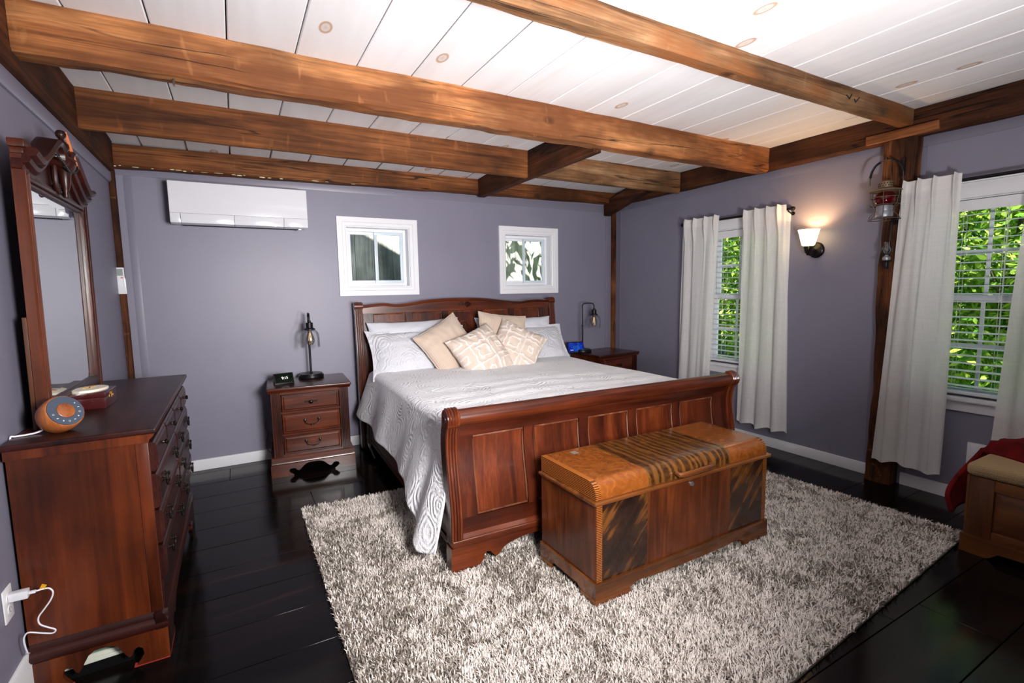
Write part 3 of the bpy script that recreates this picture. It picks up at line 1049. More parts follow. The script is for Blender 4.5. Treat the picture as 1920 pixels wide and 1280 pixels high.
def curtain(label, top, bot, ztop, zbot, seed, folds, off=0.0):
    """Pinch-pleated panel; top and bot are the y spans at heading and hem."""
    t = thing('curtain', label, 'curtain', (W - .085 - off, (top[0] + top[1]) / 2, ztop), 0, 'white linen curtains')
    yc = (top[0] + top[1]) / 2
    H = ztop - zbot
    rp = random.Random(int(seed * 10))
    pleats = [(.10 + .27 * k + rp.uniform(-.05, .05)) for k in range(4)]
    def fn(u, v):
        # v: 0 top - 1 hem
        e = smooth(v * 1.3)
        y = lerp(lerp(top[0], top[1], u), lerp(bot[0], bot[1], u), v ** 0.9)
        ph = u * folds * 2 * PI + seed
        pinch = math.exp(-((v - .055) / .05) ** 2)
        amp = 0.006 + 0.013 * smooth(v * 4) + 0.012 * v
        sn = math.sin(ph + .7 * math.sin(v * 2.4 + seed) + .8 * nz(u * 2, v * 1.2, seed))
        x = amp * (abs(sn) ** .6 * (1 if sn > 0 else -1)) * (0.6 + .9 * nz(u * 2.3 + seed, v * 1.1))
        x += 0.010 * nz(u * 9 + seed, v * 2.5, 5) * e
        # heading: narrow three-finger pinches
        pk = max(math.exp(-((u - q_) / .022) ** 2) for q_ in pleats)
        x -= (0.026 * pk) * pinch + 0.016 * pk * smooth((.06 - v) / .05) + .012 * pk * smooth((.45 - v) / .4)
        y += (.018 * math.sin(ph * 1.0 + 1.2) * e * .5)
        z = -H * v - (0.012 * math.sin(ph + 1) + .02 * nz(u * 3, seed)) * smooth((v - .9) / .1) + .010 * pk * smooth((.03 - v) / .03)
        return (x - .028, y - yc, z + 0.012)
    g = G().grid(fn, 96, 60)
    g.obj('fabric', 'linen', t, sharp=180, fix=False)
    def hem(u, v):
        a = fn(u, 1 - .022 * (1 - v))
        return (a[0] - .0025, a[1], a[2])
    G().grid(hem, 96, 2).obj('hem', 'linen', t, sharp=180, fix=False)
    def head(u, v):
        a = fn(u, .04 * v)
        return (a[0] - .0025, a[1], a[2])
    G().grid(head, 96, 2).obj('heading', 'linen', t, sharp=180, fix=False)
curtain('white linen curtain nearest the corner of the room, behind the bed footboard', (-1.575, -1.15), (-1.49, -1.10), 2.10, .20, .4, 3)
curtain('white linen curtain next to the lit wall light', (-2.225, -1.837), (-2.30, -1.815), 2.10, .175, 2.0, 3.2)
curtain('white linen curtain beside the timber post and lantern', (-3.37, -3.056), (-3.368, -2.968), 2.115, .165, 3.6, 3, .03)
curtain('white linen curtain hanging behind the red throw', (-4.12, -3.69), (-4.15, -3.60), 2.105, .20, 5.1, 3, .03)

# ------------------------------------------------------------------ outdoors
struct(G().box(-14, 26, -16, 16, -.75, -.55).obj('ground', 'ground'))
# weathered board wall of the neighbouring shed behind the two small windows
sh = thing('shed', 'weathered grey board shed seen through the two small windows', 'shed', (3.4, 1.75, -.55))
rs = random.Random(5)
x = -3.0
first = None
while x < 3.4:
    wd = rs.choice([.19, .24, .28])
    G().box(x + .002, x + wd - .002, 0, .024 + rs.uniform(0, .004), 0, 4.3).obj('board', 'shed', sh, bevel=.002, seg=1)
    x += wd
G().box(-3.0, 3.4, .03, .08, 0.0, 4.28).obj('backing', 'black', sh)
# unseen house gable, its slope shaped to throw diagonal shade on the shed
g = G().prism([(-3.0, 6.30), (3.2, 3.02), (7.0, 3.02), (7.0, 2.9), (-3.0, 2.9)], 'y', -2.2, .42)
struct(g.obj('shade_roof', 'shade_roof'))

def leaf_cloud(name, parent, blobs, n, size, seed):
    """Leaf quads scattered through ellipsoids (relative to the parent)."""
    r = np.random.default_rng(seed)
    tot = sum(b[3] * b[4] * b[5] for b in blobs)
    cs, ds = [], []
    for (x, y, z, a, b, c) in blobs:
        k = int(n * a * b * c / tot)
        d = r.normal(size=(k, 3))
        d /= np.linalg.norm(d, axis=1)[:, None]
        rad = r.uniform(.35, 1.0, k) ** .5
        p = d * rad[:, None] * np.array([a, b, c])
        p += r.normal(scale=.05, size=p.shape)
        cs.append(p + np.array([x, y, z]))
        ds.append(d)
    P = np.concatenate(cs)
    D = np.concatenate(ds)
    k = len(P)
    nrm = D * .6 + r.normal(size=(k, 3)) * .6 + np.array([0, 0, .5])
    nrm /= np.linalg.norm(nrm, axis=1)[:, None]
    t = np.cross(nrm, r.normal(size=(k, 3)))
    t /= np.linalg.norm(t, axis=1)[:, None]
    b = np.cross(nrm, t)
    s = r.uniform(.6, 1.3, k)[:, None] * size
    V = np.stack([P - t * s, P - b * s * .42 + nrm * s * .08, P + t * s, P + b * s * .42 + nrm * s * .08], 1).reshape(-1, 3)
    me = bpy.data.meshes.new(name)
    me.vertices.add(4 * k)
    me.vertices.foreach_set('co', V.ravel())
    me.loops.add(4 * k)
    me.loops.foreach_set('vertex_index', np.arange(4 * k))
    me.polygons.add(k)
    me.polygons.foreach_set('loop_start', np.arange(k) * 4)
    me.polygons.foreach_set('loop_total', np.full(k, 4))
    me.update()
    at = me.attributes.new('mixv', 'FLOAT', 'POINT')
    at.data.foreach_set('value', np.repeat(np.clip(r.normal(.45, .34, k), 0, 1), 4))
    me.materials.append(M['leaf'])
    o = bpy.data.objects.new(name, me)
    COL.objects.link(o)
    o.parent = parent
    o['kind'] = 'stuff'
    return o

def tree(label, loc, h, blobs, n, seed, size=.10, group='trees outside the tall windows'):
    t = thing('tree', label, 'tree', loc, 0, group)
    r = random.Random(seed)
    path = [(0, 0, 0), (r.uniform(-.06, .06), r.uniform(-.06, .06), h * .5), (r.uniform(-.15, .15), r.uniform(-.15, .15), h)]
    g = G().tube(spline(path, 5), [lerp(.11, .04, i / 10) for i in range(11)], 8)
    for k in range(5):
        a = r.uniform(0, 2 * PI)
        z = h * r.uniform(.35, .9)
        g.tube([(0, 0, z), (.5 * math.cos(a), .5 * math.sin(a), z + .3), (1.0 * math.cos(a), 1.0 * math.sin(a), z + .7)], [.035, .022, .008], 6)
    g.obj('trunk', 'bark', t)
    leaf_cloud('foliage', t, blobs, n, size, seed)
LBL = 'leafy green tree outside the tall curtained windows'
for i, (x, y) in enumerate([(9.6, -4.0), (9.9, -2.25), (9.6, -.5), (9.9, 1.25), (9.6, 3.0), (9.9, 4.75), (13.4, -5.2), (13.4, -2.8), (13.4, -.4), (13.4, 2.0), (13.4, 4.4), (13.4, 6.8)]):
    far = x > 12
    tree(LBL, (x, y, -.56), 3.0 if not far else 4.2,
         [(0, 0, 2.7, 1.1, .84, 1.4), (.1, .2, 1.2, 1.0, .62, 1.0), (-.1, -.2, .9, .9, .62, .7), (0, 0, 3.9, .9, .8, .9)] if not far else [(0, 0, 2.2, 1.3, 1.16, 2.2), (0, 0, 4.4, 1.2, 1.1, 1.6)], 9500 if not far else 6500, 20 + i, .068 if not far else .12)
# an unseen small tree, added to throw leaf shade on the shed
t = thing('tree', 'unseen slim tree added to throw leaf shade on the shed', 'tree', (6.35, 1.12, -.56))
G().tube([(0, 0, 0), (.05, .02, 1.8), (.0, .05, 3.6)], [.06, .05, .02], 8).obj('trunk', 'bark', t)
leaf_cloud('foliage', t, [(-1.7, .0, 3.42, .85, .40, .48), (-.6, 0, 3.6, .7, .42, .6), (.1, 0, 3.2, .6, .42, .6)], 620, .11, 77)
# ------------------------------------------------------------------ rug
def rug():
    FL, NL, NR, FR = Vector((1.018, -1.285)), Vector((1.02, -3.88)), Vector((4.30, -3.66)), Vector((4.16, -1.45))
    def at(u, v):
        a = FL.lerp(FR, u)
        b = NL.lerp(NR, u)
        return a.lerp(b, v)
    c = at(.5, .5)
    g = G()
    n = 24
    v, f = [], []
    for j in range(n + 1):
        for i in range(n + 1):
            p = at(i / n, j / n)
            v.append((p.x - c.x, p.y - c.y, .010))
    k = len(v)
    v += [(a, b, .0005) for a, b, _ in v]
    for j in range(n):
        for i in range(n):
            q = (j * (n + 1) + i, j * (n + 1) + i + 1, (j + 1) * (n + 1) + i + 1, (j + 1) * (n + 1) + i)
            f += [q, tuple(x + k for x in q[::-1])]
    for i in range(n):
        for a, b in ((i, i + 1), (n * (n + 1) + i, n * (n + 1) + i + 1), (i * (n + 1), (i + 1) * (n + 1)), (i * (n + 1) + n, (i + 1) * (n + 1) + n)):
            f.append((a, b, b + k, a + k))
    o = g.add(v, f).obj('rug', 'backing')
    o.location = (c.x, c.y, 0)
    tag(o, 'shaggy mottled cream and taupe rug under the bed and cedar chest', 'rug')
    r = np.random.default_rng(11)
    N = 200000
    U = r.uniform(0, 1, N)
    V = r.uniform(0, 1, N)
    A = np.array
    fl, nl, nr, fr = (A(p) for p in (FL, NL, NR, FR))
    top = fl + (fr - fl) * U[:, None]
    bot = nl + (nr - nl) * U[:, None]
    P = top + (bot - top) * V[:, None]
    # drop what lies wholly under the bed and out of sight
    keep = ~((P[:, 0] > 1.95) & (P[:, 1] > -2.2) & (P[:, 0] < 3.5))
    P = P[keep]
    N = len(P)
    # smooth random field (clumps of dark yarn)
    def field(sc, seed):
        q = np.random.default_rng(seed)
        gx = q.uniform(0, 1, (64, 64))
        x = (P[:, 0] * sc) % 62
        y = (-P[:, 1] * sc) % 62
        i, j = x.astype(int), y.astype(int)
        a, b = x - i, y - j
        a = a * a * (3 - 2 * a)
        b = b * b * (3 - 2 * b)
        return (gx[i, j] * (1 - a) + gx[i + 1, j] * a) * (1 - b) + (gx[i, j + 1] * (1 - a) + gx[i + 1, j + 1] * a) * b
    fld = .44 * field(1.9, 1) + .28 * field(9, 2) + .28 * field(26, 3)
    prob = np.clip((fld - .47) * 4.2 + .12, .04, .62)
    dark = r.uniform(0, 1, N) < prob
    col = np.where(dark, r.uniform(0, .35, N), r.uniform(.72, 1.0, N))
    ang = 2 * PI * (field(7, 9) + .5 * field(25, 10)) * 2 + r.normal(0, 1.5, N)
    lean = r.uniform(.006, .020, N)
    hgt = r.uniform(.014, .026, N)
    d = np.stack([np.cos(ang), np.sin(ang)], 1)
    w = np.stack([-np.sin(ang), np.cos(ang)], 1) * r.uniform(.0019, .0034, N)[:, None]
    z = lambda h: np.full((N, 1), 1.0) * h
    C0 = np.array([c.x, c.y])
    P = P - C0
    a0 = np.concatenate([P - w, z(.008)], 1)
    a1 = np.concatenate([P + w, z(.008)], 1)
    m = P + d * (lean * .35)[:, None]
    b0 = np.concatenate([m - w * .9, (.01 + hgt * .65)[:, None]], 1)
    b1 = np.concatenate([m + w * .9, (.01 + hgt * .65)[:, None]], 1)
    tip = P + d * (lean * 1.15)[:, None]
    c0 = np.concatenate([tip, (.01 + hgt)[:, None]], 1)
    VV = np.stack([a0, a1, b0, b1, c0], 1).reshape(-1, 3)
    base = np.arange(N)[:, None] * 5
    loops = np.concatenate([base + np.array([0, 1, 3, 2]), base + np.array([2, 3, 4])], 1).ravel()
    me = bpy.data.meshes.new('pile')
    me.vertices.add(5 * N)
    me.vertices.foreach_set('co', VV.ravel())
    me.loops.add(7 * N)
    me.loops.foreach_set('vertex_index', loops)
    me.polygons.add(2 * N)
    st = (np.arange(N)[:, None] * 7 + np.array([0, 4])).ravel()
    me.polygons.foreach_set('loop_start', st)
    me.polygons.foreach_set('loop_total', np.tile([4, 3], N))
    me.update()
    at_ = me.attributes.new('mixv', 'FLOAT', 'POINT')
    at_.data.foreach_set('value', np.repeat(col, 5))
    me.materials.append(M['pile'])
    p = bpy.data.objects.new('pile', me)
    COL.objects.link(p)
    p.parent = o
    p['kind'] = 'stuff'
rug()

# ------------------------------------------------------------------ the sleigh bed
BED_O = (2.728, -0.125, 0.0)
BED_R = math.radians(-2.0)
BM = Matrix.Translation(BED_O) @ Matrix.Rotation(BED_R, 4, 'Z')
BZ = 0.022     # feet stand on the rug pile
def bed():
    t = thing('sleigh_bed', 'red brown wooden sleigh bed with panelled curved headboard and footboard', 'bed', BED_O, BED_R)
    # --- footboard: S curve in (y, z)
    YF = -2.432
    fr = [(.215, YF + .006), (.30, YF + .002), (.38, YF + .008), (.48, YF + .026), (.58, YF + .044), (.66, YF + .052), (.73, YF + .046), (.78, YF + .026)]
    def yf(z):
        return interp(z, fr)
    def band(z0, z1, off, th, n=14):
        zs = [lerp(z0, z1, i / n) for i in range(n + 1)]
        return [(yf(z) + off, z) for z in zs], [(yf(z) + off + th, z) for z in zs]
    ft = bpy.data.objects.new('footboard', None)
    COL.objects.link(ft)
    ft.parent = t
    pw, pitch = .305, .367
    cent = [(i - 2) * pitch - .012 for i in range(5)]
    # rails and stiles
    a, b = band(.708, .80, .006, .045, 8)
    G().strip(a, b, 'x', -.985, .985).obj('top_band', 'furnd_x', ft)
    a, b = band(.215, .295, .006, .045, 8)
    G().strip(a, b, 'x', -.985, .985).obj('bottom_band', 'furnd_x', ft)
    edges = [-.985] + [e for c in cent for e in (c - pw / 2, c + pw / 2)] + [.985]
    for i in range(0, 12, 2):
        a, b = band(.2952, .7078, .006, .045)
        G().strip(a, b, 'x', edges[i], edges[i + 1]).obj('stile', 'furnd_z', ft)
    for c in cent:
        a, b = band(.297, .706, .020, .018)
        G().strip(a, b, 'x', c - pw / 2 + .001, c + pw / 2 - .001).obj('panel', 'furn_z', ft)
        # bead round the panel
        x0, x1 = c - pw / 2 + .006, c + pw / 2 - .006
        pth = [(x0, yf(z) + .014, z) for z in [lerp(.302, .70, k / 12) for k in range(13)]]
        pth += [(x1, yf(z) + .014, z) for z in [lerp(.70, .302, k / 12) for k in range(13)]]
        G().tube(pth, .0055, 6, closed=True).obj('panel_bead', 'furn_bead', ft)
    # rolled top
    roll = []
    for k in range(20):
        q = 2 * PI * k / 20
        roll.append((YF + .037 + .041 * math.cos(q), .816 + .043 * math.sin(q)))
    G().prism(roll, 'x', -.99, .99).obj('top_roll', 'furn_x', ft, sharp=50)
    # plinth with mouldings and scalloped bracket feet
    def sc(x):
        return x
    G().box(-1.045, 1.045, YF - .008, YF + .075, .150, .19).obj('plinth_moulding', 'furn_x', ft, bevel=.01, seg=3)
    G().prism([(YF + .004, .1905), (YF - .004, .192), (YF + .006, .214), (YF + .05, .214), (YF + .05, .1905)], 'x', -.985, .985).obj('plinth_moulding', 'furn_x', ft)
    half = [(1.05, BZ), (.90, BZ), (.885, .042), (.868, .055), (.868, .078), (.852, .092), (.832, .086), (.818, .066), (.80, .052), (.785, .056), (.765, .082), (.735, .10), (.69, .112), (.64, .122), (.5, .127)]
    bot = half + [(-x, z) for x, z in half[::-1]]
    top = [(x, .1498) for x, z in bot]
    G().strip(bot, top, 'y', YF - .002, YF + .028).obj('apron', 'furn_x', ft, sharp=50)
    for s in (-1, 1):
        x0, x1 = sorted((s * 1.02, s * 1.05))
        G().box(x0, x1, YF + .0285, YF + .075, BZ, .1498).obj('foot_return', 'furn_z', ft)
    # scrolled posts with reeded fronts
    for s in (-1, 1):
        zs = [lerp(.19, .80, k / 22) for k in range(23)]
        x0, x1 = sorted((s * .986, s * 1.05))
        G().strip([(yf(z) - .012, z) for z in zs], [(yf(z) + .062, z) for z in zs], 'x', x0, x1).obj('post', 'furnd_z', ft, sharp=50)
        rl = [(YF + .036 + .050 * math.cos(2 * PI * k / 24), .815 + .050 * math.sin(2 * PI * k / 24)) for k in range(24)]
        G().prism(rl, 'x', x0 - .002, x1 + .002).obj('post_scroll', 'furn_x', ft, sharp=50, bevel=.004)
        for k in range(4):
            xr = s * (.995 + .0155 * k)
            pth = [(xr, yf(z) - .012, z) for z in zs]
            for q in range(1, 9):
                an = -PI * .86 - q * .34
                pth.append((xr, YF + .036 + .051 * math.cos(an), .815 - .051 * math.sin(an) * -1))
            pth = pth[:23] + [(xr, YF + .036 + .051 * math.cos(aa), .815 + .051 * math.sin(aa)) for aa in [PI + .35 - k2 * .28 for k2 in range(9)]]
            G().tube(pth, .0072, 6).obj('reed', 'furn_z', ft)
        G().lathe([(0, -.004), (.016, -.003), (.018, 0), (.018, .003)], (s * 1.054, YF + .036, .815), 12, 'x').obj('scroll_boss', 'dres_x', ft)
    # --- headboard
    hb = bpy.data.objects.new('headboard', None)
    COL.objects.link(hb)
    hb.parent = t
    hr = [(.15, -.085), (.7, -.085), (.9, -.082), (1.05, -.072), (1.18, -.058), (1.30, -.045), (1.40, -.04)]
    def yh(z):
        return interp(z, hr)
    def hband(z0, z1, off, th, n=10):
        zs = [lerp(z0, z1, i / n) for i in range(n + 1)]
        return [(yh(z) + off, z) for z in zs], [(yh(z) + off + th, z) for z in zs]
    wave = [(-.99, 1.328), (-.86, 1.340), (-.78, 1.342), (-.68, 1.330), (-.56, 1.338), (-.43, 1.356), (-.25, 1.369), (-.08, 1.373), (.14, 1.368), (.30, 1.355), (.44, 1.340), (.58, 1.326), (.66, 1.324), (.75, 1.336), (.86, 1.338), (.99, 1.330)]
    ws = spline([(a, b, 0) for a, b in wave], 4)
    G().strip([(p[0], 1.255) for p in ws], [(p[0], p[1] - .01) for p in ws], 'y', yh(1.3) - .014, yh(1.3) + .026).obj('crest_rail', 'furn_x', hb, sharp=50, bevel=0)
    G().tube([(p[0], yh(1.3) - .006, p[1] - .012) for p in ws], .017, 8).obj('crest_roll', 'furn_x', hb)
    a, b = hband(.30, .74, 0, .03, 3)
    G().strip(a, b, 'x', -.99, .99).obj('lower_panel', 'furn_x', hb)
    for i in range(0, 12, 2):
        a, b = hband(.7402, 1.2548, -.008, .036)
        G().strip(a, b, 'x', edges[i], edges[i + 1]).obj('stile', 'furnd_z', hb)
    for c in cent:
        a, b = hband(.7402, 1.2548, .010, .014)
        G().strip(a, b, 'x', c - pw / 2 + .001, c + pw / 2 - .001).obj('panel', 'furn_z', hb)
        x0, x1 = c - pw / 2 + .006, c + pw / 2 - .006
        pth = [(x0, yh(z) + .002, z) for z in [lerp(.76, 1.243, k / 8) for k in range(9)]] + [(x1, yh(z) + .002, z) for z in [lerp(1.243, .76, k / 8) for k in range(9)]]
        G().tube(pth, .0055, 6, closed=True).obj('panel_bead', 'furn_bead', hb)
        arch = spline([(c - .105, 0, 1.02), (c - .085, 0, 1.085), (c - .045, 0, 1.10), (c - .03, 0, 1.135), (c, 0, 1.145), (c + .03, 0, 1.135), (c + .045, 0, 1.10), (c + .085, 0, 1.085), (c + .105, 0, 1.02)], 4)
        G().tube([(p[0], yh(p[2]) + .004, p[2]) for p in arch], .010, 8).obj('arch_carving', 'furn_z', hb)
        arch2 = [(c + (p[0] - c) * .72, yh(p[2]) + .006, p[2] - .03) for p in arch]
        G().tube(arch2, .006, 6).obj('arch_carving', 'furn_z', hb)
    yc = yh(1.3) - .014
    g = G()
    for k in range(6):
        a = -.9 + k * .36
        g.tube([(0.012 * math.cos(a), yc - .003, 1.312), (.05 * math.cos(a) , yc - .010, 1.312 + .028 * math.sin(a)), (.085 * math.cos(a), yc - .001, 1.312 + .034 * math.sin(a))], [.004, .007, .002], 6)
    g.tube([(-.05, yc - .001, 1.30), (-.04, yc - .008, 1.325), (-.015, yc - .008, 1.332), (-.01, yc - .006, 1.312), (-.03, yc - .004, 1.308)], .005, 6)
    g.obj('shell_carving', 'dres_x', hb)
    for s in (-1, 1):
        zs = [lerp(.02, 1.33, k / 22) for k in range(23)]
        x0, x1 = sorted((s * .991, s * 1.062))
        G().strip([(yh(z) - .026, max(z, .0)) for z in zs], [(yh(z) + .036, max(z, .0)) for z in zs], 'x', x0, x1).obj('post', 'furnd_z', hb, sharp=50)
        rl = [(yh(1.33) - .004 + .036 * math.cos(2 * PI * k / 20), 1.322 + .036 * math.sin(2 * PI * k / 20)) for k in range(20)]
        G().prism(rl, 'x', x0 - .002, x1 + .002).obj('post_scroll', 'furn_x', hb, sharp=50)
        for k in range(4):
            xr = s * (1.001 + .0165 * k)
            G().tube([(xr, yh(z) - .026, z) for z in zs[8:]] + [(xr, yh(1.33) - .034, 1.34), (xr, yh(1.33) - .01, 1.357)], .0072, 6).obj('reed', 'furn_z', hb)
    # --- side rails, slat supports, steel bracket
    for s in (-1, 1):
        x0, x1 = sorted((s * .985, s * 1.015))
        r = G().box(x0, x1, YF + .052, -.112, .115, .315).obj('side_rail', 'furn_y', t, bevel=.004)
        G().box(min(s * .98, s * 1.024), max(s * .98, s * 1.024), YF + .075, -.112, .112, .145).obj('rail_moulding', 'furn_y', r, bevel=.005)
    G().box(-.98, .98, YF + .06, -.12, .2, .225).obj('slat_deck', 'dark', t)
    g = G().tube([(-.998, -.42, .335), (-1.034, -.43, .335), (-1.034, -.34, .08), (-1.034, -.52, .045)], .0075, 6)
    g.tube([(-1.034, -.30, .33), (-1.034, -.26, .10), (-1.034, -.34, .08)], .009, 6)
    g.obj('steel_bracket', 'silver', t)
bed()

def soft_box(x0, x1, y0, y1, z0, z1, r, name, mat, label, cat, crown=0.0):
    g = G().box(x0, x1, y0, y1, z0, z1)
    o = g.obj(name, mat, None, bevel=r, seg=5, sharp=60)
    o.matrix_world = BM
    return tag(o, label, cat)
soft_box(-.97, .97, -2.365, -.118, .226, .43, .03, 'box_spring', 'dark', 'dark grey box spring showing below the hem of the white quilt', 'box spring')
soft_box(-.965, .965, -2.36, -.12, .431, .722, .06, 'mattress', 'whitecloth', 'white king mattress covered by the white quilt', 'mattress')

def bed_quilt():
    y0, y1 = -.20, -2.366
    hemz = [(0, .355), (.08, .345), (.35, .335), (.55, .315), (.68, .30), (.76, .295), (.82, .235), (.88, .165), (.95, .085), (1, .11)]
    def fn(u, v):
        y = lerp(y0, y1, v)
        hz = interp(v, hemz) + .008 * nz(v * 11, 2)
        zt = .752 + .012 * nz(v * 4, u * 5) - .014 * smooth((v - .93) / .07) - .02 * smooth((.05 - v) / .05)
        if u < .3:
            q = 1 - u / .3               # 0 at the edge, 1 at the hem
            zz = lerp(.70, hz, q)
            out = .012 + .10 * q + .022 * q * math.sin(v * 19 + 1.0) * (1 - .3 * v) + .014 * q * nz(v * 9, 3)
            out += .075 * q ** 1.2 * smooth((v - .70) / .14) * (1 - .45 * smooth((v - .9) / .1)) + .030 * q * math.sin(v * 42) * smooth((v - .8) / .1)
            x = -.972 - out
            y -= .0 * q
            y = max(y, y1 - .005)
            return (x, y + .04 * q * smooth((.1 - v) / .1), zz)
        if u > .8:
            q = (u - .8) / .2
            zz = lerp(.70, .36 + .01 * nz(v * 9, 7), q)
            return (.978 + .02 + .03 * q + .018 * q * math.sin(v * 23), y, zz)
        t = (u - .3) / .5
        # rounded edges then the flat top
        if t < .1:
            a = t / .1 * PI / 2
            return (-.984 + .075 * (1 - math.cos(a)), y, .70 + (zt - .70) * math.sin(a))
        if t > .9:
            a = (1 - t) / .1 * PI / 2
            return (.998 - .075 * (1 - math.cos(a)), y, .70 + (zt - .70) * math.sin(a))
        s = (t - .1) / .8
        wr = .004 * nz(s * 14, v * 5, 3) + .003 * math.sin(v * 60 + 3 * nz(s * 3, v * 3)) * smooth((v - .3) / .4)
        return (lerp(-.909, .923, s), y, zt + wr + .012 * math.sin(s * PI))
    g = G().grid(fn, 190, 130)
    o = g.obj('quilt', 'quilt', None, sharp=180, fix=False)
    md = o.modifiers.new('thickness', 'SOLIDIFY')
    md.thickness = .008
    md.offset = -1
    o.matrix_world = BM
    tag(o, 'white quilted bedspread draped over the bed with a trailing corner', 'bedspread')
bed_quilt()

# ------------------------------------------------------------------ pillows
def pillow(name, label, cat, mat, w, h, th, centre, lean, roll, yaw, group=None, flange=0.0, seed=0, n=36, tufted=False, sag=.04, pipe=False):
    """A stuffed cover standing on its edge: local x across, z up, y its thickness (front is -y)."""
    def prof(u, v):
        # u, v in -1..1
        fu, fv = abs(u), abs(v)
        b = max(0.0, (1 - fu ** 2.4)) * max(0.0, (1 - fv ** 2.4))
        return b ** .5
    def out(u, v, side):
        pinch = .07
        x = u * w / 2 * (1 - pinch * (1 - v * v) * 1.0)
        z = v * h / 2 * (1 - pinch * (1 - u * u) * 1.0)
        k = 1.0
        if flange:
            fu = min(1.0, abs(u) / (1 - flange * 2 / w))
            fv = min(1.0, abs(v) / (1 - flange * 2 / h))
            t = prof(fu, fv)
        else:
            t = prof(u, v)
        y = side * (th / 2) * t
        y += side * t * .012 * nz(u * 2.3 + seed, v * 2.3, side * 3) + .008 * nz(u * 5 + seed, v * 5, 7)
        z -= sag * h * (1 - t) * .4 * (1 if v > 0 else .2) * (.5 + .5 * nz(u * 2, seed))
        mv = 0.0
        if tufted and side < 0:
            # raised concentric lozenges
            p, q = (u * 1.25 + .25), (v * 1.25)
            d = abs(((p + q) * .52 + .5) % 1 - .5) + abs(((p - q) * .52 + .5) % 1 - .5)
            wob = .07 * nz(u * 7, v * 7, 2 + seed)
            for rr_ in (.28, .52, .86):
                mv = max(mv, 1 - min(1, abs(d + wob - rr_) / .07))
            mv = smooth(mv)
            y -= .010 * mv * (t > .08) * (0.7 + .5 * nz(u * 30, v * 30))
        return (x, y, z), mv
    v, f, at = [], [], []
    for side in (-1, 1):
        o = len(v)
        for j in range(n + 1):
            for i in range(n + 1):
                p, m_ = out(i / n * 2 - 1, j / n * 2 - 1, side)
                edge = i in (0, n) or j in (0, n)
                v.append((p[0], p[1] + side * (.002 if edge else .0), p[2]))
                at.append(m_)
        for j in range(n):
            for i in range(n):
                q = (o + j * (n + 1) + i, o + j * (n + 1) + i + 1, o + (j + 1) * (n + 1) + i + 1, o + (j + 1) * (n + 1) + i)
                f.append(q if side < 0 else q[::-1])
    k = (n + 1) ** 2
    per = [i for i in range(n)] + [j * (n + 1) + n for j in range(n)] + [n * (n + 1) + i for i in range(n, 0, -1)] + [j * (n + 1) for j in range(n, 0, -1)]
    for a, b in zip(per, per[1:] + per[:1]):
        f.append((a, a + k, b + k, b))
    mtx = Matrix.Translation(centre) @ Matrix.Rotation(yaw, 4, 'Z') @ Matrix.Rotation(-lean, 4, 'X') @ Matrix.Rotation(roll, 4, 'Y')
    g = G().add(v, f)
    if pipe or flange:
        t = thing(name, label, cat, group=group)
        t.matrix_world = mtx
        g.obj('cover', mat, t, sharp=70, attr=at)
        if pipe:
            G().tube([v[a] for a in per], .004, 6, closed=True).obj('piping', mat, t)
        else:
            fl = flange
            def ring(u, vv):
                # stitched line where the flange begins
                return None
            st = []
            uu, vv2 = 1 - flange * 2 / w, 1 - flange * 2 / h
            for a, b in [(-uu + 2 * uu * i / 14, -vv2) for i in range(14)] + [(uu, -vv2 + 2 * vv2 * i / 14) for i in range(14)] + [(uu - 2 * uu * i / 14, vv2) for i in range(14)] + [(-uu, vv2 - 2 * vv2 * i / 14) for i in range(14)]:
                p, _ = out(a, b, -1)
                st.append((p[0], p[1] - .003, p[2]))
            G().tube(st, .0022, 5, closed=True).obj('flange_stitching', mat, t)
        return t
    o = g.obj(name, mat, None, sharp=70, attr=at)
    o.matrix_world = mtx
    return tag(o, label, cat, group)
d = math.radians
pillow('pillow', 'white pillow leaning on the headboard behind the left white sham', 'pillow', 'whitecloth', .88, .50, .17, (2.19, -.30, .945), d(16), d(-1), d(-2), 'white pillows', seed=1)
pillow('pillow', 'white pillow leaning on the headboard behind the right white sham', 'pillow', 'whitecloth', .88, .48, .17, (3.24, -.335, .94), d(16), d(1), d(-2), 'white pillows', seed=2)
pillow('pillow_sham', 'white quilted sham beside the left nightstand side of the bed', 'pillow', 'sham', .93, .50, .19, (2.17, -.45, .905), d(34), d(-1), d(-4), 'white quilted shams', flange=.035, seed=3)
pillow('pillow_sham', 'white quilted sham beside the blue screen and far nightstand', 'pillow', 'sham', .93, .48, .18, (3.30, -.47, .895), d(36), d(2), d(-1), 'white quilted shams', flange=.035, seed=4)
pillow('throw_pillow', 'large plain beige pillow tilted on its corner, left of the pair', 'pillow', 'beige', .50, .50, .18, (2.395, -.60, .945), d(26), d(-27), d(4), 'beige square pillows', seed=5, pipe=True)
pillow('throw_pillow', 'large ribbed beige pillow standing nearly upright near the headboard middle', 'pillow', 'beige', .50, .50, .14, (2.965, -.56, .985), d(20), d(8), d(-4), 'beige square pillows', seed=6, pipe=True)
pillow('throw_pillow', 'cream tufted lozenge pillow in front of the tilted beige pillow', 'pillow', 'tuft', .52, .50, .24, (2.62, -.80, .882), d(34), d(-19), d(6), 'cream tufted pillows', seed=7, n=90, tufted=True)
pillow('throw_pillow', 'cream tufted lozenge pillow leaning on the right sham', 'pillow', 'tuft', .48, .48, .24, (3.0, -.75, .90), d(30), d(30), d(-16), 'cream tufted pillows', seed=8, n=90, tufted=True)
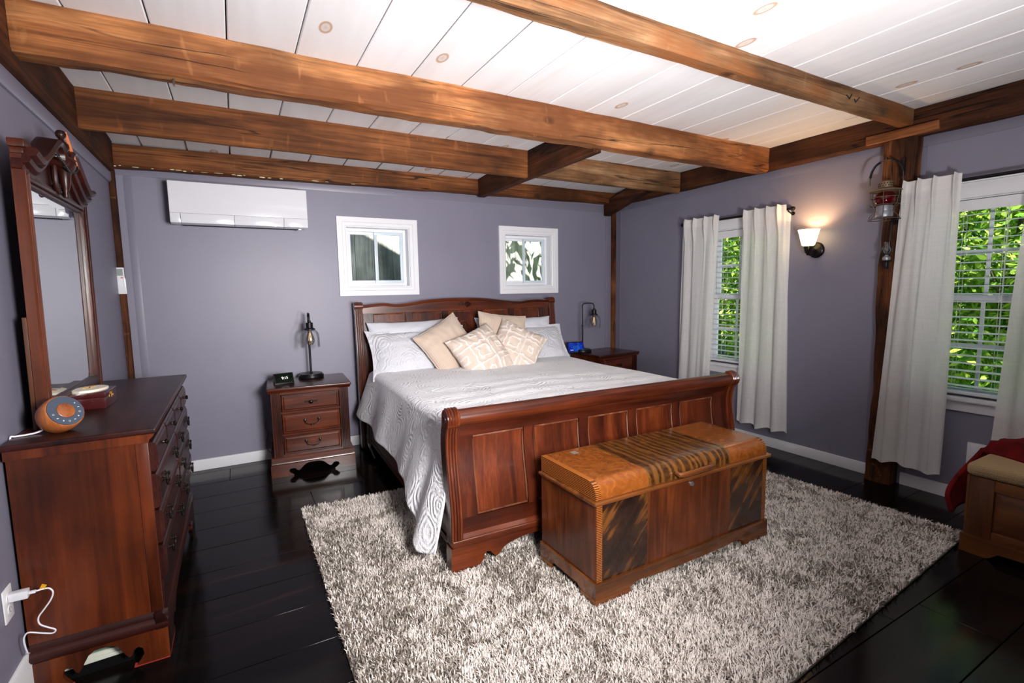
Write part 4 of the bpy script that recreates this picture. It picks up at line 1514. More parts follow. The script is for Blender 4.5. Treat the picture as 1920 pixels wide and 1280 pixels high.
# ------------------------------------------------------------------ cedar chest
def chest():
    X0, X1, Y0, Y1 = 2.066, 3.293, -3.082, -2.632
    t = thing('cedar_chest', 'veneered cedar chest with rounded lid at the foot of the bed', 'chest', ((X0 + X1) / 2, (Y0 + Y1) / 2, 0))
    T = Matrix.Translation((-(X0 + X1) / 2, -(Y0 + Y1) / 2, 0))
    def P(g, name, mat, parent=t, **k):
        return g.xf(T).obj(name, mat, parent, **k)
    body = P(G().box(X0, X1, Y0, Y1, .12, .489), 'body', 'ch_body', bevel=.002)
    # front veneers, each a thin sheet of its own
    yv = Y0 - .0022
    for a, b, m in ((X0 + .002, 2.100, 'ch_band'), (2.1005, 2.3765, 'ch_fig'), (2.377, 2.980, 'ch_body'), (2.9805, 3.257, 'ch_fig'), (3.2575, X1 - .002, 'ch_band')):
        P(G().box(a, b, yv, Y0 - .0002, .122, .486), 'veneer_panel', m, body)
    P(G().box(X0 - .0022, X0 - .0002, Y0 + .004, Y1 - .004, .122, .486), 'veneer_panel', 'ch_body', body)
    # lip moulding
    P(G().box(X0 - .018, X1 + .018, Y0 - .018, Y1 + .004, .4895, .507), 'lip_moulding', 'ch_trim', bevel=.006, seg=3)
    # waterfall lid in three sections
    r = .062
    prof = [(Y1, .508), (Y1, .588)] + [(Y0 + .002 + r - r * math.sin(a), .588 - r + r * math.cos(a)) for a in [PI / 2 * k / 8 for k in range(9)]] + [(Y0 + .002, .508)]
    lid = bpy.data.objects.new('lid', None)
    COL.objects.link(lid)
    lid.parent = t
    for a, b, m in ((X0 + .028, 2.386, 'ch_burl'), (2.3862, 2.986, 'ch_walnut'), (2.9862, X1 - .028, 'ch_burl'), (X0, X0 + .0278, 'ch_band'), (X1 - .0278, X1, 'ch_band')):
        P(G().prism(prof, 'x', a, b), 'lid_veneer', m, lid, sharp=50)
    g = G()
    hp = [(2.565, Y0 - .004, .540), (2.565, Y0 - .026, .536), (2.585, Y0 - .030, .535), (2.79, Y0 - .030, .535), (2.81, Y0 - .026, .536), (2.81, Y0 - .004, .540)]
    P(g.tube(hp, [.010, .013, .014, .014, .013, .010], 10), 'handle', 'ch_trim', lid)
    P(G().box(2.222, 2.258, -2.705, -2.665, .5881, .5888), 'sticker', 'pad_screen', lid, label='small grey sticker on the lid')
    P(G().lathe([(.0, -.010), (.011, -.010), (.013, -.006), (.013, -.002)], (2.676, Y0 - .0005, .462), 16, 'y'), 'lock', 'silver')
    # plinth with scalloped lower edge and bracket feet
    sx = [(X0 - .012, .045), (2.245, .045), (2.27, .050), (2.30, .063), (2.345, .066), (2.40, .060), (2.46, .058), (2.60, .056)]
    mid = (X0 + X1) / 2
    bot = sx + [(2 * mid - a, b) for a, b in sx[::-1]]
    P(G().strip(bot, [(a, .121) for a, b in bot], 'y', Y0 - .012, Y0 + .012), 'plinth', 'ch_trim', sharp=50)
    sy = [(Y0 + .0125, .045), (Y0 + .10, .045), (Y0 + .13, .062), (Y0 + .2, .060), (Y0 + .32, .062), (Y1 - .10, .045), (Y1, .045)]
    for a, b in ((X0 - .012, X0 + .012), (X1 - .012, X1 + .012)):
        P(G().strip(sy, [(p, .121) for p, q in sy], 'x', a, b), 'plinth', 'ch_trim', sharp=50)
    for a in (0, 1):
        for b in (0, 1):
            x0, x1 = (X0 - .016, X0 + .20) if a == 0 else (X1 - .20, X1 + .016)
            y0, y1 = (Y0 - .016, Y0 + .10) if b == 0 else (Y1 - .10, Y1)
            P(G().box(x0, x1, y0, y1, BZ - .002, .0448), 'foot', 'ch_trim', bevel=.006)
    P(G().box(X1 + .003, X1 + .022, Y0 + .03, Y0 + .05, .515, .53), 'hinge_stop', 'ch_trim', bevel=.003)
chest()

# ------------------------------------------------------------------ nightstands
def bail(parent, x, y, z, mat='antique', w=.052):
    """Drawer pull: two round posts and a hanging bail."""
    h = G()
    for s in (-1, 1):
        h.lathe([(.013, 0), (.013, -.003), (.006, -.006), (.006, -.016), (.010, -.020), (.008, -.026), (0, -.028)], (x + s * w, y, z + .012), 12, 'y')
    h.tube(spline([(x - w, y - .020, z + .008), (x - w * .98, y - .022, z - .006), (x - w * .62, y - .025, z - .020), (x - w * .3, y - .025, z - .022), (x, y - .025, z - .026), (x + w * .3, y - .025, z - .022), (x + w * .62, y - .025, z - .020), (x + w * .98, y - .022, z - .006), (x + w, y - .020, z + .008)], 3), .004, 6)
    h.ball((x, y - .026, z - .026), (.014, .006, .006), 10, 6)
    return h.obj('handle', mat, parent)

def knob(parent, x, y, z, plate=True):
    g = G()
    g.lathe([(.008, 0), (.006, -.004), (.0055, -.014), (.014, -.020), (.015, -.026), (.009, -.031), (0, -.032)], (x, y, z), 14, 'y')
    if plate:
        for s in (-1, 1):
            g.add([(x + s * .008, y - .001, z - .007), (x + s * .030, y - .001, z - .004), (x + s * .042, y - .001, z - .009), (x + s * .052, y - .001, z), (x + s * .042, y - .001, z + .009), (x + s * .030, y - .001, z + .004), (x + s * .008, y - .001, z + .007),
                   (x + s * .008, y - .0035, z - .005), (x + s * .030, y - .0035, z - .002), (x + s * .042, y - .0035, z - .006), (x + s * .049, y - .0035, z), (x + s * .042, y - .0035, z + .006), (x + s * .030, y - .0035, z + .002), (x + s * .008, y - .0035, z + .005)],
                  [tuple(range(7, 14))] + [(i, (i + 1) % 7, 7 + (i + 1) % 7, 7 + i) for i in range(7)])
    return g.obj('knob', 'antique', parent)

def raised_front(parent, name, x0, x1, z0, z1, y, mat, th=.018):
    """Drawer front with a bevelled raised field (front faces -y)."""
    b = .022
    v = []
    for (a, yy) in ((0, y + th), (0, y + .006), (.006, y), (b * .55, y), (b, y - .005)):
        v += [(x0 + a, yy, z0 + a), (x1 - a, yy, z0 + a), (x1 - a, yy, z1 - a), (x0 + a, yy, z1 - a)]
    f = [(3, 2, 1, 0)]
    for i in range(4):
        for k in range(4):
            f.append((4 * i + k, 4 * i + (k + 1) % 4, 4 * i + 4 + (k + 1) % 4, 4 * i + 4 + k))
    f.append((16, 17, 18, 19))
    return G().add(v, f).obj(name, mat, parent, sharp=20)

def scallop_apron(w, zt, depth=1.0):
    """Half outline (x from outer edge to centre) of the fretted apron between bracket feet."""
    s = w / .62
    h = [(.31, 0), (.155, 0), (.150, .006), (.172, .022), (.185, .036), (.180, .054), (.160, .062), (.140, .056), (.128, .040), (.115, .036), (.100, .046), (.085, .062), (.066, .080), (.052, .084), (.040, .090), (.0, .091)]
    return [(a * s, b * zt / .10) for a, b in h]

def nightstand(label, loc, rot, group='matching nightstands'):
    t = thing('nightstand', label, 'nightstand', loc, rot, group)
    w, dp = .62, .50
    hw = w / 2
    yf = -dp          # front plane (back at y = 0)
    G().box(-hw - .004, hw + .004, yf - .016, 0, .690, .715).obj('top', 'furnd_x', t, bevel=.008, seg=3)
    G().prism([(yf - .012, .6895), (yf + .004, .672), (yf + .03, .672), (yf + .03, .6895)], 'x', -hw + .004, hw - .004).obj('top_moulding', 'furn_x', t)
    G().box(-hw + .02, -hw + .038, yf + .03, -.01, .155, .6895).box(hw - .038, hw - .02, yf + .03, -.01, .155, .6895).obj('side_panel', 'furn_z', t)
    G().box(-hw + .0385, hw - .0385, -.02, -.011, .155, .6895).obj('back_panel', 'furn_z', t)
    # face frame
    G().box(-hw + .09, hw - .09, yf + .012, yf + .03, .655, .6715).obj('face_rail', 'furn_x', t)
    for z in (.155, .322, .500):
        G().box(-hw + .09, hw - .09, yf + .012, yf + .03, z, z + .017).obj('face_rail', 'furn_x', t)
    for s in (-1, 1):
        a, b = sorted((s * (hw - .020), s * (hw - .090)))
        n = 5
        pts = [(a, yf + .03), (a, yf + .004)]
        fw = (b - a - .010) / n
        for k in range(n):
            x = a + .005 + fw * k
            pts += [(x + .0015, yf + .004), (x + fw * .3, yf + .010), (x + fw * .7, yf + .010), (x + fw - .0015, yf + .004)]
        pts += [(b, yf + .004), (b, yf + .03)]
        G().strip(pts[1:-1], [(p[0], yf + .03) for p in pts[1:-1]], 'z', .155, .672).obj('fluted_pilaster', 'furnd_z', t, sharp=30)
    for i, (z0, z1) in enumerate(((.519, .653), (.341, .498), (.174, .320))):
        dr = raised_front(t, 'drawer', -hw + .094, hw - .094, z0, z1, yf + .002, 'furn_x')
        if i == 0:
            knob(dr, 0, yf - .003, (z0 + z1) / 2)
        else:
            bail(dr, 0, yf - .003, (z0 + z1) / 2 + .008)
    G().prism([(yf - .014, .100), (yf - .018, .108), (yf - .014, .122), (yf - .004, .130), (yf + .000, .142), (yf + .012, .1545), (yf + .03, .1545), (yf + .03, .100)], 'x', -hw - .004, hw + .004).obj('base_moulding', 'furn_x', t)
    G().box(-hw - .002, -hw + .028, yf + .0305, 0, .100, .1545).box(hw - .028, hw + .002, yf + .0305, 0, .100, .1545).obj('base_moulding', 'furn_y', t)
    h = scallop_apron(w + .02, .0995)
    bot = h + [(-a, b) for a, b in h[::-1][1:]]
    G().prism(bot + [(-bot[0][0], .0998), (bot[0][0], .0998)], 'y', yf - .010, yf + .010).obj('apron', 'furn_x', t, sharp=30)
    for s in (-1, 1):
        a, b = sorted((s * (hw - .008), s * (hw + .009)))
        G().box(a, b, yf + .0105, yf + .12, 0, .0998).box(a, b, -.10, 0, 0, .0998).obj('foot_return', 'furn_y', t)
        G().box(min(s * .17, s * .315), max(s * .17, s * .315), yf - .008, yf + .009, -.0002, .0025).obj('felt_pad', 'greypad', t)
    return t
nightstand('red brown three drawer nightstand in full view by the air conditioner side', (1.238, -.045, 0), math.radians(-3.6))
nightstand('red brown nightstand mostly hidden behind the bed, holding the blue screen', (4.43, -.03, 0), math.radians(4.0))

# ------------------------------------------------------------------ bedside lamps
def lamp(label, loc, rot):
    t = thing('table_lamp', label, 'lamp', loc, rot, 'industrial bedside lamps')
    G().lathe([(.0, 0), (.100, 0), (.103, .004), (.103, .024), (.100, .030), (.094, .032), (.092, .040), (.02, .042), (.014, .047), (0, .047)], seg=36).obj('base', 'black_metal', t)
    G().lathe([(.0095, .046), (.0095, .30), (.012, .302), (.012, .312), (.0075, .316), (.0075, .33)], seg=12).obj('pole', 'black_metal', t)
    arm = spline([(0, 0, .33), (0, 0, .50), (.0, 0, .535), (.018, 0, .558), (.05, 0, .563), (.10, 0, .563), (.125, 0, .553), (.135, 0, .53), (.135, 0, .505)], 5)
    G().tube(arm, .0072, 10).obj('arm', 'black_metal', t)
    G().lathe([(.0, .508), (.012, .506), (.014, .492), (.028, .488), (.028, .445), (.034, .443), (.044, .436), (.044, .428), (.0, .427)], (.135, 0, 0), 24).obj('socket', 'black_metal', t)
    G().shell([(.036, .4265), (.052, .422), (.064, .408), (.072, .386), (.075, .35), (.076, .28)], (.135, 0, 0), 32, .002).obj('shade', 'glass', t)
    G().lathe([(.0, .298), (.018, .302), (.032, .320), (.036, .340), (.030, .368), (.018, .400), (.013, .426)], (.135, 0, 0), 18).obj('bulb', 'bulb', t)
    g = G()
    for k in range(6):
        a = k * PI / 3
        g.tube([(.135 + .006 * math.cos(a), .006 * math.sin(a), .40), (.135 + .014 * math.cos(a), .014 * math.sin(a), .335)], .0011, 4)
    g.obj('filament', 'filament', t)
lamp('black lamp with clear glass shade beside the clock that reads 9:15', (1.266, -.165, .715), math.radians(-93))
lamp('black lamp with clear glass shade beside the blue screen', (4.195, -.205, .715), math.radians(-25))

# ------------------------------------------------------------------ bedside screens
def smart_display(label, loc, rot, w, h, scr, digits, dsize, dpos):
    t = thing('smart_display', label, 'smart display', loc, rot)
    lean = .34
    pts = [(-.012, 0), (.062, 0), (.062, .006), (.020 + h * .22, h * .72), (lean * h * .9 + .008, h), (lean * h * .9 - .002, h)]
    body = [(-.012, 0), (.055, 0), (.060, .010), (.046, h * .5), (lean * h + .010, h), (lean * h - .004, h), (-.014, .006)]
    G().prism(body, 'x', -w / 2, w / 2).obj('body', 'blackplastic', t, bevel=.003)
    # screen lies on the sloping front
    p0, p1 = Vector((-.014, .006)), Vector((lean * h - .004, h))
    dv = (p1 - p0)
    nrm = Vector((-dv.y, dv.x)).normalized()
    ang = math.atan2(dv.x, dv.y)
    a, b = p0 + dv * .10 + nrm * .0012, p0 + dv * .92 + nrm * .0012
    a2, b2 = a - nrm * .001, b - nrm * .001
    G().strip([(a.x, a.y), (b.x, b.y)], [(a2.x, a2.y), (b2.x, b2.y)], 'x', -w / 2 + .007, w / 2 - .007).obj('screen', scr, t)
    c = p0 + dv * dpos[1] + nrm * .0019
    text_obj('digits', '9:15', dsize, digits, t, (dpos[0], c.x, c.y), (PI / 2 - ang, 0, 0))
smart_display('small black clock display reading 9:15 on the near nightstand', (1.035, -.365, .7153), math.radians(8), .148, .086, 'screen_dark', 'digits', .029, (.006, .52))
smart_display('tilted black display with a glowing blue screen on the far nightstand', (4.085, -.235, .7153), math.radians(-14), .20, .125, 'screen_blue', 'digits_dim', .020, (-.055, .24))

# ------------------------------------------------------------------ dresser against the left wall (front faces +x)
def dresser():
    y0, y1 = -2.428, -1.03
    t = thing('dresser', 'long dark wooden dresser along the left wall under the mirror', 'dresser', (0.2, (y0 + y1) / 2, 0))
    T = Matrix.Translation((-.2, -(y0 + y1) / 2, 0))
    def P(g, name, mat, parent=t, **k):
        return g.xf(T).obj(name, mat, parent, **k)
    xb, xf = -.012, .392
    P(G().box(xb - .004, .424, y0 - .030, y1 + .03, .928, .950), 'top', 'dres_y', bevel=.006, seg=3)
    P(G().prism([(xb, .9275), (.416, .9275), (.412, .915), (.400, .905), (.396, .893), (xb, .893)], 'y', y0 - .018, y1 + .02), 'top_moulding', 'dres_side')
    for a, b in ((y0, y0 + .02), (y1 - .02, y1)):
        sp = P(G().box(xb, xf - .042, a, b, .20, .8925), 'side_panel', 'dres_side')
        P(G().box(xf - .0415, xf, a - .001, b, .20, .8925), 'corner_stile', 'dres_side', sp, bevel=.003)
    P(G().box(xb, xb + .01, y0 + .0205, y1 - .0205, .2, .8925), 'back_panel', 'dres_z')
    # front frame
    for z in (.205, .318, .462, .607, .757, .884):
        P(G().box(xf - .022, xf - .003, y0 + .0205, y1 - .0205, z, z + .0085), 'face_rail', 'dres_y')
    P(G().box(xf - .021, xf - .004, (y0 + y1) / 2 - .008, (y0 + y1) / 2 + .008, .2136, .7565), 'face_stile', 'dres_z')
    def front(ya, yb, z0, z1):
        th, b, x = .020, .020, xf + .018
        v = []
        for (a, xx) in ((0, xf - .002), (0, x - .006), (.006, x), (b * .55, x), (b, x + .005)):
            v += [(xx, ya + a, z0 + a), (xx, yb - a, z0 + a), (xx, yb - a, z1 - a), (xx, ya + a, z1 - a)]
        f = [(3, 2, 1, 0)]
        for i in range(4):
            for k in range(4):
                f.append((4 * i + k, 4 * i + (k + 1) % 4, 4 * i + 4 + (k + 1) % 4, 4 * i + 4 + k))
        f.append((16, 17, 18, 19))
        d_ = P(G().add(v, f), 'drawer', 'dres_y', sharp=20)
        P(G().box(xf - .0405, xf - .0225, ya + .02, yb - .02, z0 + .01, z1 - .01), 'drawer_box', 'mould_white', d_)
        return d_
    ym = (y0 + y1) / 2
    n4 = [y0 + .016 + (y1 - y0 - .032) * k / 4 for k in range(5)]
    def pull(parent, yc, zc):
        h = G()
        X = xf + .0235
        for s in (-1, 1):
            h.lathe([(.011, 0), (.011, .002), (.005, .004), (.005, .010), (.008, .013), (.006, .017), (0, .018)], (X, yc + s * .042, zc + .012), 10, 'x')
        h.tube(spline([(X + .012, yc - .042, zc + .008), (X + .013, yc - .041, zc - .006), (X + .014, yc - .026, zc - .018), (X + .014, yc, zc - .024), (X + .014, yc + .026, zc - .018), (X + .013, yc + .041, zc - .006), (X + .012, yc + .042, zc + .008)], 3), .0035, 6)
        h.ball((X + .0145, yc, zc - .024), (.005, .012, .005), 10, 6)
        P(h, 'handle', 'antique', parent)
    for k in range(4):
        d_ = front(n4[k] + .003, n4[k + 1] - .003, .767, .883)
        h = G().lathe([(.008, 0), (.006, .003), (.0055, .008), (.012, .013), (.013, .018), (.008, .022), (0, .023)], (xf + .0235, (n4[k] + n4[k + 1]) / 2, .838), 12, 'x')
        P(h, 'knob', 'antique', d_)
    for z0, z1 in ((.617, .755), (.472, .605), (.328, .460), (.2145, .316)):
        if z0 < .25:
            continue
        for a, b in ((y0 + .019, ym - .004), (ym + .004, y1 - .019)):
            d_ = front(a, b, z0, z1)
            for q in (.19, .76):
                pull(d_, lerp(a, b, q), (z0 + z1) / 2 + .004)
    P(G().box(xf - .02, xf + .004, y0 + .0205, y1 - .0205, .2137, .3175), 'lower_rail', 'dres_y')
    # base
    mp = [(0, .130), (.012, .134), (.016, .150), (.010, .164), (.002, .172), (.002, .186), (-.008, .1995), (-.03, .1995), (-.03, .130)]
    P(G().prism([(xf + a, z) for a, z in mp], 'y', y0 - .014, y1 + .014), 'base_moulding', 'dres_y')
    P(G().prism([(y0 - a, z) for a, z in mp], 'x', xb, xf + .012), 'base_moulding', 'dres_x')
    # fretted apron on the end, like bracket feet
    w = xf + .008 - xb
    cx = (xf + .008 + xb) / 2
    h = scallop_apron(w, .1295)
    bot = [(cx + a, b) for a, b in h] + [(cx - a, b) for a, b in h[::-1][1:]]
    P(G().prism(bot + [(bot[-1][0], .1298), (bot[0][0], .1298)], 'y', y0 - .010, y0 + .010), 'apron', 'dres_side', sharp=30)
    hh = [(.70, 0), (.52, 0), (.515, .008), (.54, .03), (.545, .05), (.53, .068), (.50, .072), (.48, .056), (.46, .052), (.43, .078), (.38, .10), (.30, .108), (.0, .112)]
    bot = [(ym + a, b) for a, b in hh] + [(ym - a, b) for a, b in hh[::-1][1:]]
    P(G().prism(bot + [(bot[-1][0], .1298), (bot[0][0], .1298)], 'x', xf - .012, xf + .008), 'apron', 'dres_y', sharp=30)
    for a, b in ((xb + .002, xb + .11), (xf - .11, xf + .007)):
        P(G().box(a, b, y0 - .012, y0 + .012, -.0005, .003), 'felt_pad', 'felt', label='red felt pad')
    P(G().box(xf - .012, xf + .0085, y0 + .0125, y0 + .16, -.0005, .003), 'felt_pad', 'felt', label='red felt pad')
dresser()
# boards stored under the dresser
t = thing('spare_moulding', 'short pale painted boards stored under the end of the dresser', 'board', (.150, -2.385, 0), math.radians(3))
G().box(-.125, .125, -.002, .03, .0, .042).obj('shade_block', 'blackplastic', t)  # black block, its colour painting the shade below the pale strips
G().box(-.12, .12, -.006, .03, .0425, .058).box(-.115, .118, .0, .03, .0582, .074).obj('primed_strip', 'mould_white', t, bevel=.002)
G().box(-.10, .11, .006, .014, .0745, .128).obj('sage_strip', 'mould_green', t)

# ------------------------------------------------------------------ mirror
def mirror():
    ya, yb = -2.235, -1.325
    t = thing('dresser_mirror', 'tall framed mirror with carved scrolled crest on the dresser', 'mirror', (.032, (ya + yb) / 2, .9505))
    L = yb - ya
    hl = L / 2
    # local: x out from the wall, y along, z up from the dresser top
    def prof_post(yc, z0, z1, wd=.062):
        a, b = yc - wd / 2, yc + wd / 2
        pts = [(0, a), (.030, a), (.036, a + .008), (.036, a + .016), (.028, a + .022), (.034, yc), (.028, b - .022), (.036, b - .016), (.036, b - .008), (.030, b), (0, b)]
        return G().prism(pts, 'z', z0, z1)
    for s in (-1, 1):
        p = prof_post(s * (hl - .031), 0, 1.03).obj('post', 'dres_side' if s < 0 else 'furnd_z', t, sharp=30)
        g = G().box(-.004, .046, s * (hl - .031) - .040, s * (hl - .031) + .040, 1.0535, 1.084).box(0, .040, s * (hl - .031) - .034, s * (hl - .031) + .034, 1.0305, 1.053)
        g.obj('post_cap', 'dres_side' if s < 0 else 'dres_y', p, bevel=.006)
    G().box(-.014, -.001, -hl - .004, -hl + .03, 0, .43).obj('back_brace', 'pine_z', t, bevel=.002)
    G().box(.002, .030, -hl + .0625, hl - .0625, .0, .085).obj('bottom_rail', 'dres_y', t, bevel=.004)
    G().box(.002, .010, -hl + .0625, hl - .0625, .0855, .930).obj('backing', 'black', t)
    # bevelled glass
    y0, y1, z0, z1 = -hl + .063, hl - .063, .086, .929
    b = .030
    v = [(.011, y0, z0), (.011, y1, z0), (.011, y1, z1), (.011, y0, z1), (.0122, y0 + b, z0 + b), (.0122, y1 - b, z0 + b), (.0122, y1 - b, z1 - b), (.0122, y0 + b, z1 - b)]
    G().add(v, [(4, 5, 6, 7), (0, 1, 5, 4), (1, 2, 6, 5), (2, 3, 7, 6), (3, 0, 4, 7)]).obj('mirror_glass', 'mirror', t, sharp=.5, fix=False)
    G().box(.002, .024, -hl + .0625, hl - .0625, .9305, .945).box(.002, .034, -hl + .0625, hl - .0625, .9455, .962).box(.002, .026, -hl + .0625, hl - .0625, .9625, .974).obj('top_moulding', 'dres_y', t, bevel=.004)
    # crest board and swan necks
    up = spline([(-hl + .062, 0, 1.015), (-.36, 0, 1.015), (-.27, 0, 1.04), (-.19, 0, 1.10), (-.11, 0, 1.135), (-.055, 0, 1.10)], 5)
    pts = [(p[0], p[2] - .015) for p in up]
    full = pts + [(-.055, 1.04), (.055, 1.04)] + [(-a, b) for a, b in pts[::-1]]
    full = sorted(set((round(a, 5), b) for a, b in full))
    G().strip([(a, .9745) for a, _ in full], full, 'x', .002, .020).obj('crest_board', 'dres_y', t, sharp=40)
    for s in (-1, 1):
        path = spline([(0, s * (hl - .005), 1.035), (0, s * (hl - .07), 1.02), (0, s * .34, 1.025), (0, s * .26, 1.065), (0, s * .18, 1.115), (0, s * .11, 1.15), (0, s * .065, 1.135), (0, s * .055, 1.10), (0, s * .075, 1.085), (0, s * .095, 1.098)], 6)
        P2 = [Vector((p[1], p[2])) for p in path]
        prof = [(.000, -.060), (.030, -.060), (.036, -.048), (.030, -.040), (.050, -.034), (.056, -.020), (.048, -.012), (.070, -.004), (.078, .012), (.070, .024), (.000, .028)]
        v, f = [], []
        m = len(prof)
        nn = len(P2)
        for i, p in enumerate(P2):
            a = P2[max(0, i - 1)]
            b_ = P2[min(nn - 1, i + 1)]
            tg = (b_ - a).normalized()
            nr = Vector((-tg.y, tg.x)) * (1 if s < 0 else -1)
            k = 1.0 if i < nn - 14 else lerp(1.0, .42, (i - nn + 14) / 13)
            for (d_, h) in prof:
                q = p + nr * h * k
                v.append((d_ * (.6 + .4 * k) + .003, q.x, q.y))
        for i in range(nn - 1):
            for k in range(m):
                k2 = (k + 1) % m
                f.append((i * m + k, i * m + k2, (i + 1) * m + k2, (i + 1) * m + k))
        f += [tuple(range(m)), tuple(range((nn - 1) * m, nn * m))]
        G().add(v, f).obj('swan_neck', 'dres_y', t, sharp=35)
    # urn, finial and side scrolls
    urn = [(0, .945), (.007, .947), (.010, .955), (.008, .968), (.014, .985), (.020, 1.02), (.024, 1.055), (.040, 1.078), (.046, 1.098), (.042, 1.108), (.046, 1.114), (.036, 1.122), (.020, 1.130), (.018, 1.150), (.027, 1.166), (.024, 1.182), (.012, 1.194), (.009, 1.202), (.018, 1.214), (.020, 1.226), (.014, 1.238), (0, 1.243)]
    G().lathe(urn, (.052, .0, 0), 18).obj('urn_finial', 'dres_z', t)
    for s in (-1, 1):
        sc = spline([(.030, s * .052, 1.115), (.036, s * .075, 1.08), (.036, s * .078, 1.02), (.034, s * .062, .975), (.032, s * .040, .962), (.032, s * .026, .978), (.032, s * .034, .994)], 5)
        G().tube(sc, .010, 8).obj('side_scroll', 'dres_z', t)
    t.rotation_euler = (0, math.radians(0.6), 0)
    return t
mirror()
# things hung on the crest
g = G()
pt = spline([(.128, -1.70, 2.04), (.125, -1.74, 2.02), (.122, -1.82, 2.008), (.125, -1.89, 2.02), (.110, -1.93, 2.05), (.085, -1.94, 2.085)], 6)
for p in pt[::1]:
    g.ball(p, .0052, 8, 6)
pt2 = spline([(.128, -1.70, 2.04), (.118, -1.66, 2.062), (.108, -1.60, 2.075), (.105, -1.54, 2.07), (.104, -1.50, 2.05)], 6)
for p in pt2:
    g.ball(p, .0052, 8, 6)
g.tube(pt, .002, 5).tube(pt2, .002, 5)
tag(g.obj('bead_necklace', 'bead'), 'black bead strand draped over the mirror crest', 'necklace')
tag(G().box(-.006, .006, -.0025, .0025, -.085, .085).obj('wooden_stick', 'orange_stick', None, bevel=.001), 'short orange wooden stick tucked into the mirror crest', 'stick')
o = bpy.data.objects['wooden_stick']
o.matrix_world = Matrix.Translation((.112, -1.70, 2.122)) @ Euler((math.radians(30), math.radians(-6), 0)).to_matrix().to_4x4()

# ------------------------------------------------------------------ things on the dresser
t = thing('sound_machine', 'round wooden sound machine with a grey dial face on the dresser', 'sound machine', (.122, -2.33, .9505))
ax = Vector((.62, -.62, .48)).normalized()
q = ax.to_track_quat('Z', 'Y').to_matrix().to_4x4()
ctr = Vector((0, 0, .066))
mt = Matrix.Translation(ctr) @ q
G().lathe([(0, -.058), (.030, -.057), (.052, -.048), (.063, -.028), (.066, .0), (.064, .028), (.060, .034), (.0, .034)], seg=36).xf(mt).obj('body', 'speaker', t)
G().lathe([(.029, .0345), (.058, .0345), (.0575, .0375), (.029, .0375), (.029, .0345)], seg=36).xf(mt).obj('dial_ring', 'speaker_dark', t)
G().lathe([(0, .0345), (.0285, .0345), (.0285, .039), (.026, .0405), (0, .0405)], seg=32).xf(mt).obj('dial_button', 'speaker', t)
inv = q.to_3x3().inverted()
upv = (inv @ Vector((0, 0, 1)))
a0 = math.atan2(upv.y, upv.x)
for k in range(9):
    a = a0 + math.radians(100 + k * 25)
    c = Vector((.0435 * math.cos(a), .0435 * math.sin(a), .0377))
    r_ = .0026
    g = G()
    if k % 3 == 0:
        g.tube([(c.x + .003 * math.cos(b), c.y + .003 * math.sin(b), c.z) for b in [2 * PI * i / 10 for i in range(10)]], .0006, 4, closed=True)
    elif k % 3 == 1:
        g.box(c.x - .003, c.x + .003, c.y - .0012, c.y + .0012, c.z - .0003, c.z + .0004)
    else:
        g.ball(c, (.0024, .0024, .0005), 8, 4)
    g.xf(mt).obj('icon', 'icon', t)
tag(G().tube(spline([(.074, -2.312, .966), (.05, -2.322, .957), (.028, -2.328, .9545), (.010, -2.333, .9545), (-.006, -2.338, .9545), (-.0165, -2.342, .955), (-.0185, -2.345, .93)], 6), .0032, 8).obj('power_cord', 'cable'), 'white cord running from the sound machine across the dresser top', 'cord')

t = thing('jewelry_box', 'small dark red lacquered box on the dresser by the mirror', 'box', (.112, -1.835, .9505), math.radians(-3))
G().box(-.076, .076, -.090, .090, 0, .050).obj('body', 'jewel', t, bevel=.003)
G().box(-.078, .078, -.092, .092, .0505, .074).obj('lid', 'jewel', t, bevel=.004)
G().box(.0782, .082, -.010, .010, .038, .062).lathe([(.004, .0822), (.003, .085), (0, .086)], (0, 0, .047), 10, 'x').obj('clasp', 'gold', t)
g = G()
rng = random.Random(4)
out_ = []
for k in range(18):
    a = 2 * PI * k / 18
    rr_ = 1 + .10 * nz(k * .9, 2)
    out_.append((.062 * rr_ * math.cos(a), .085 * rr_ * math.sin(a)))
n = 18
v = [(a, b, 0) for a, b in out_] + [(a * .97, b * .97, .010) for a, b in out_] + [(a * .35, b * .3, .0115) for a, b in out_]
f = [tuple(range(n))[::-1]] + [(i, (i + 1) % n, n + (i + 1) % n, n + i) for i in range(n)] + [(n + i, n + (i + 1) % n, 2 * n + (i + 1) % n, 2 * n + i) for i in range(n)] + [tuple(range(2 * n, 3 * n))]
t = thing('stone_coaster', 'white irregular stone slice lying on the red lacquered box', 'coaster', (.112, -1.835, 1.0248), math.radians(-20))
g.add(v, f).obj('slice', 'agate', t, sharp=40)
G().tube([(-.02, -.015, .0135), (-.004, .0, .0150), (.018, .016, .0135)], .0028, 6).tube([(-.012, .012, .0135), (.0, .0, .016), (.012, -.012, .0135)], .0022, 6).obj('brass_emblem', 'gold', t)

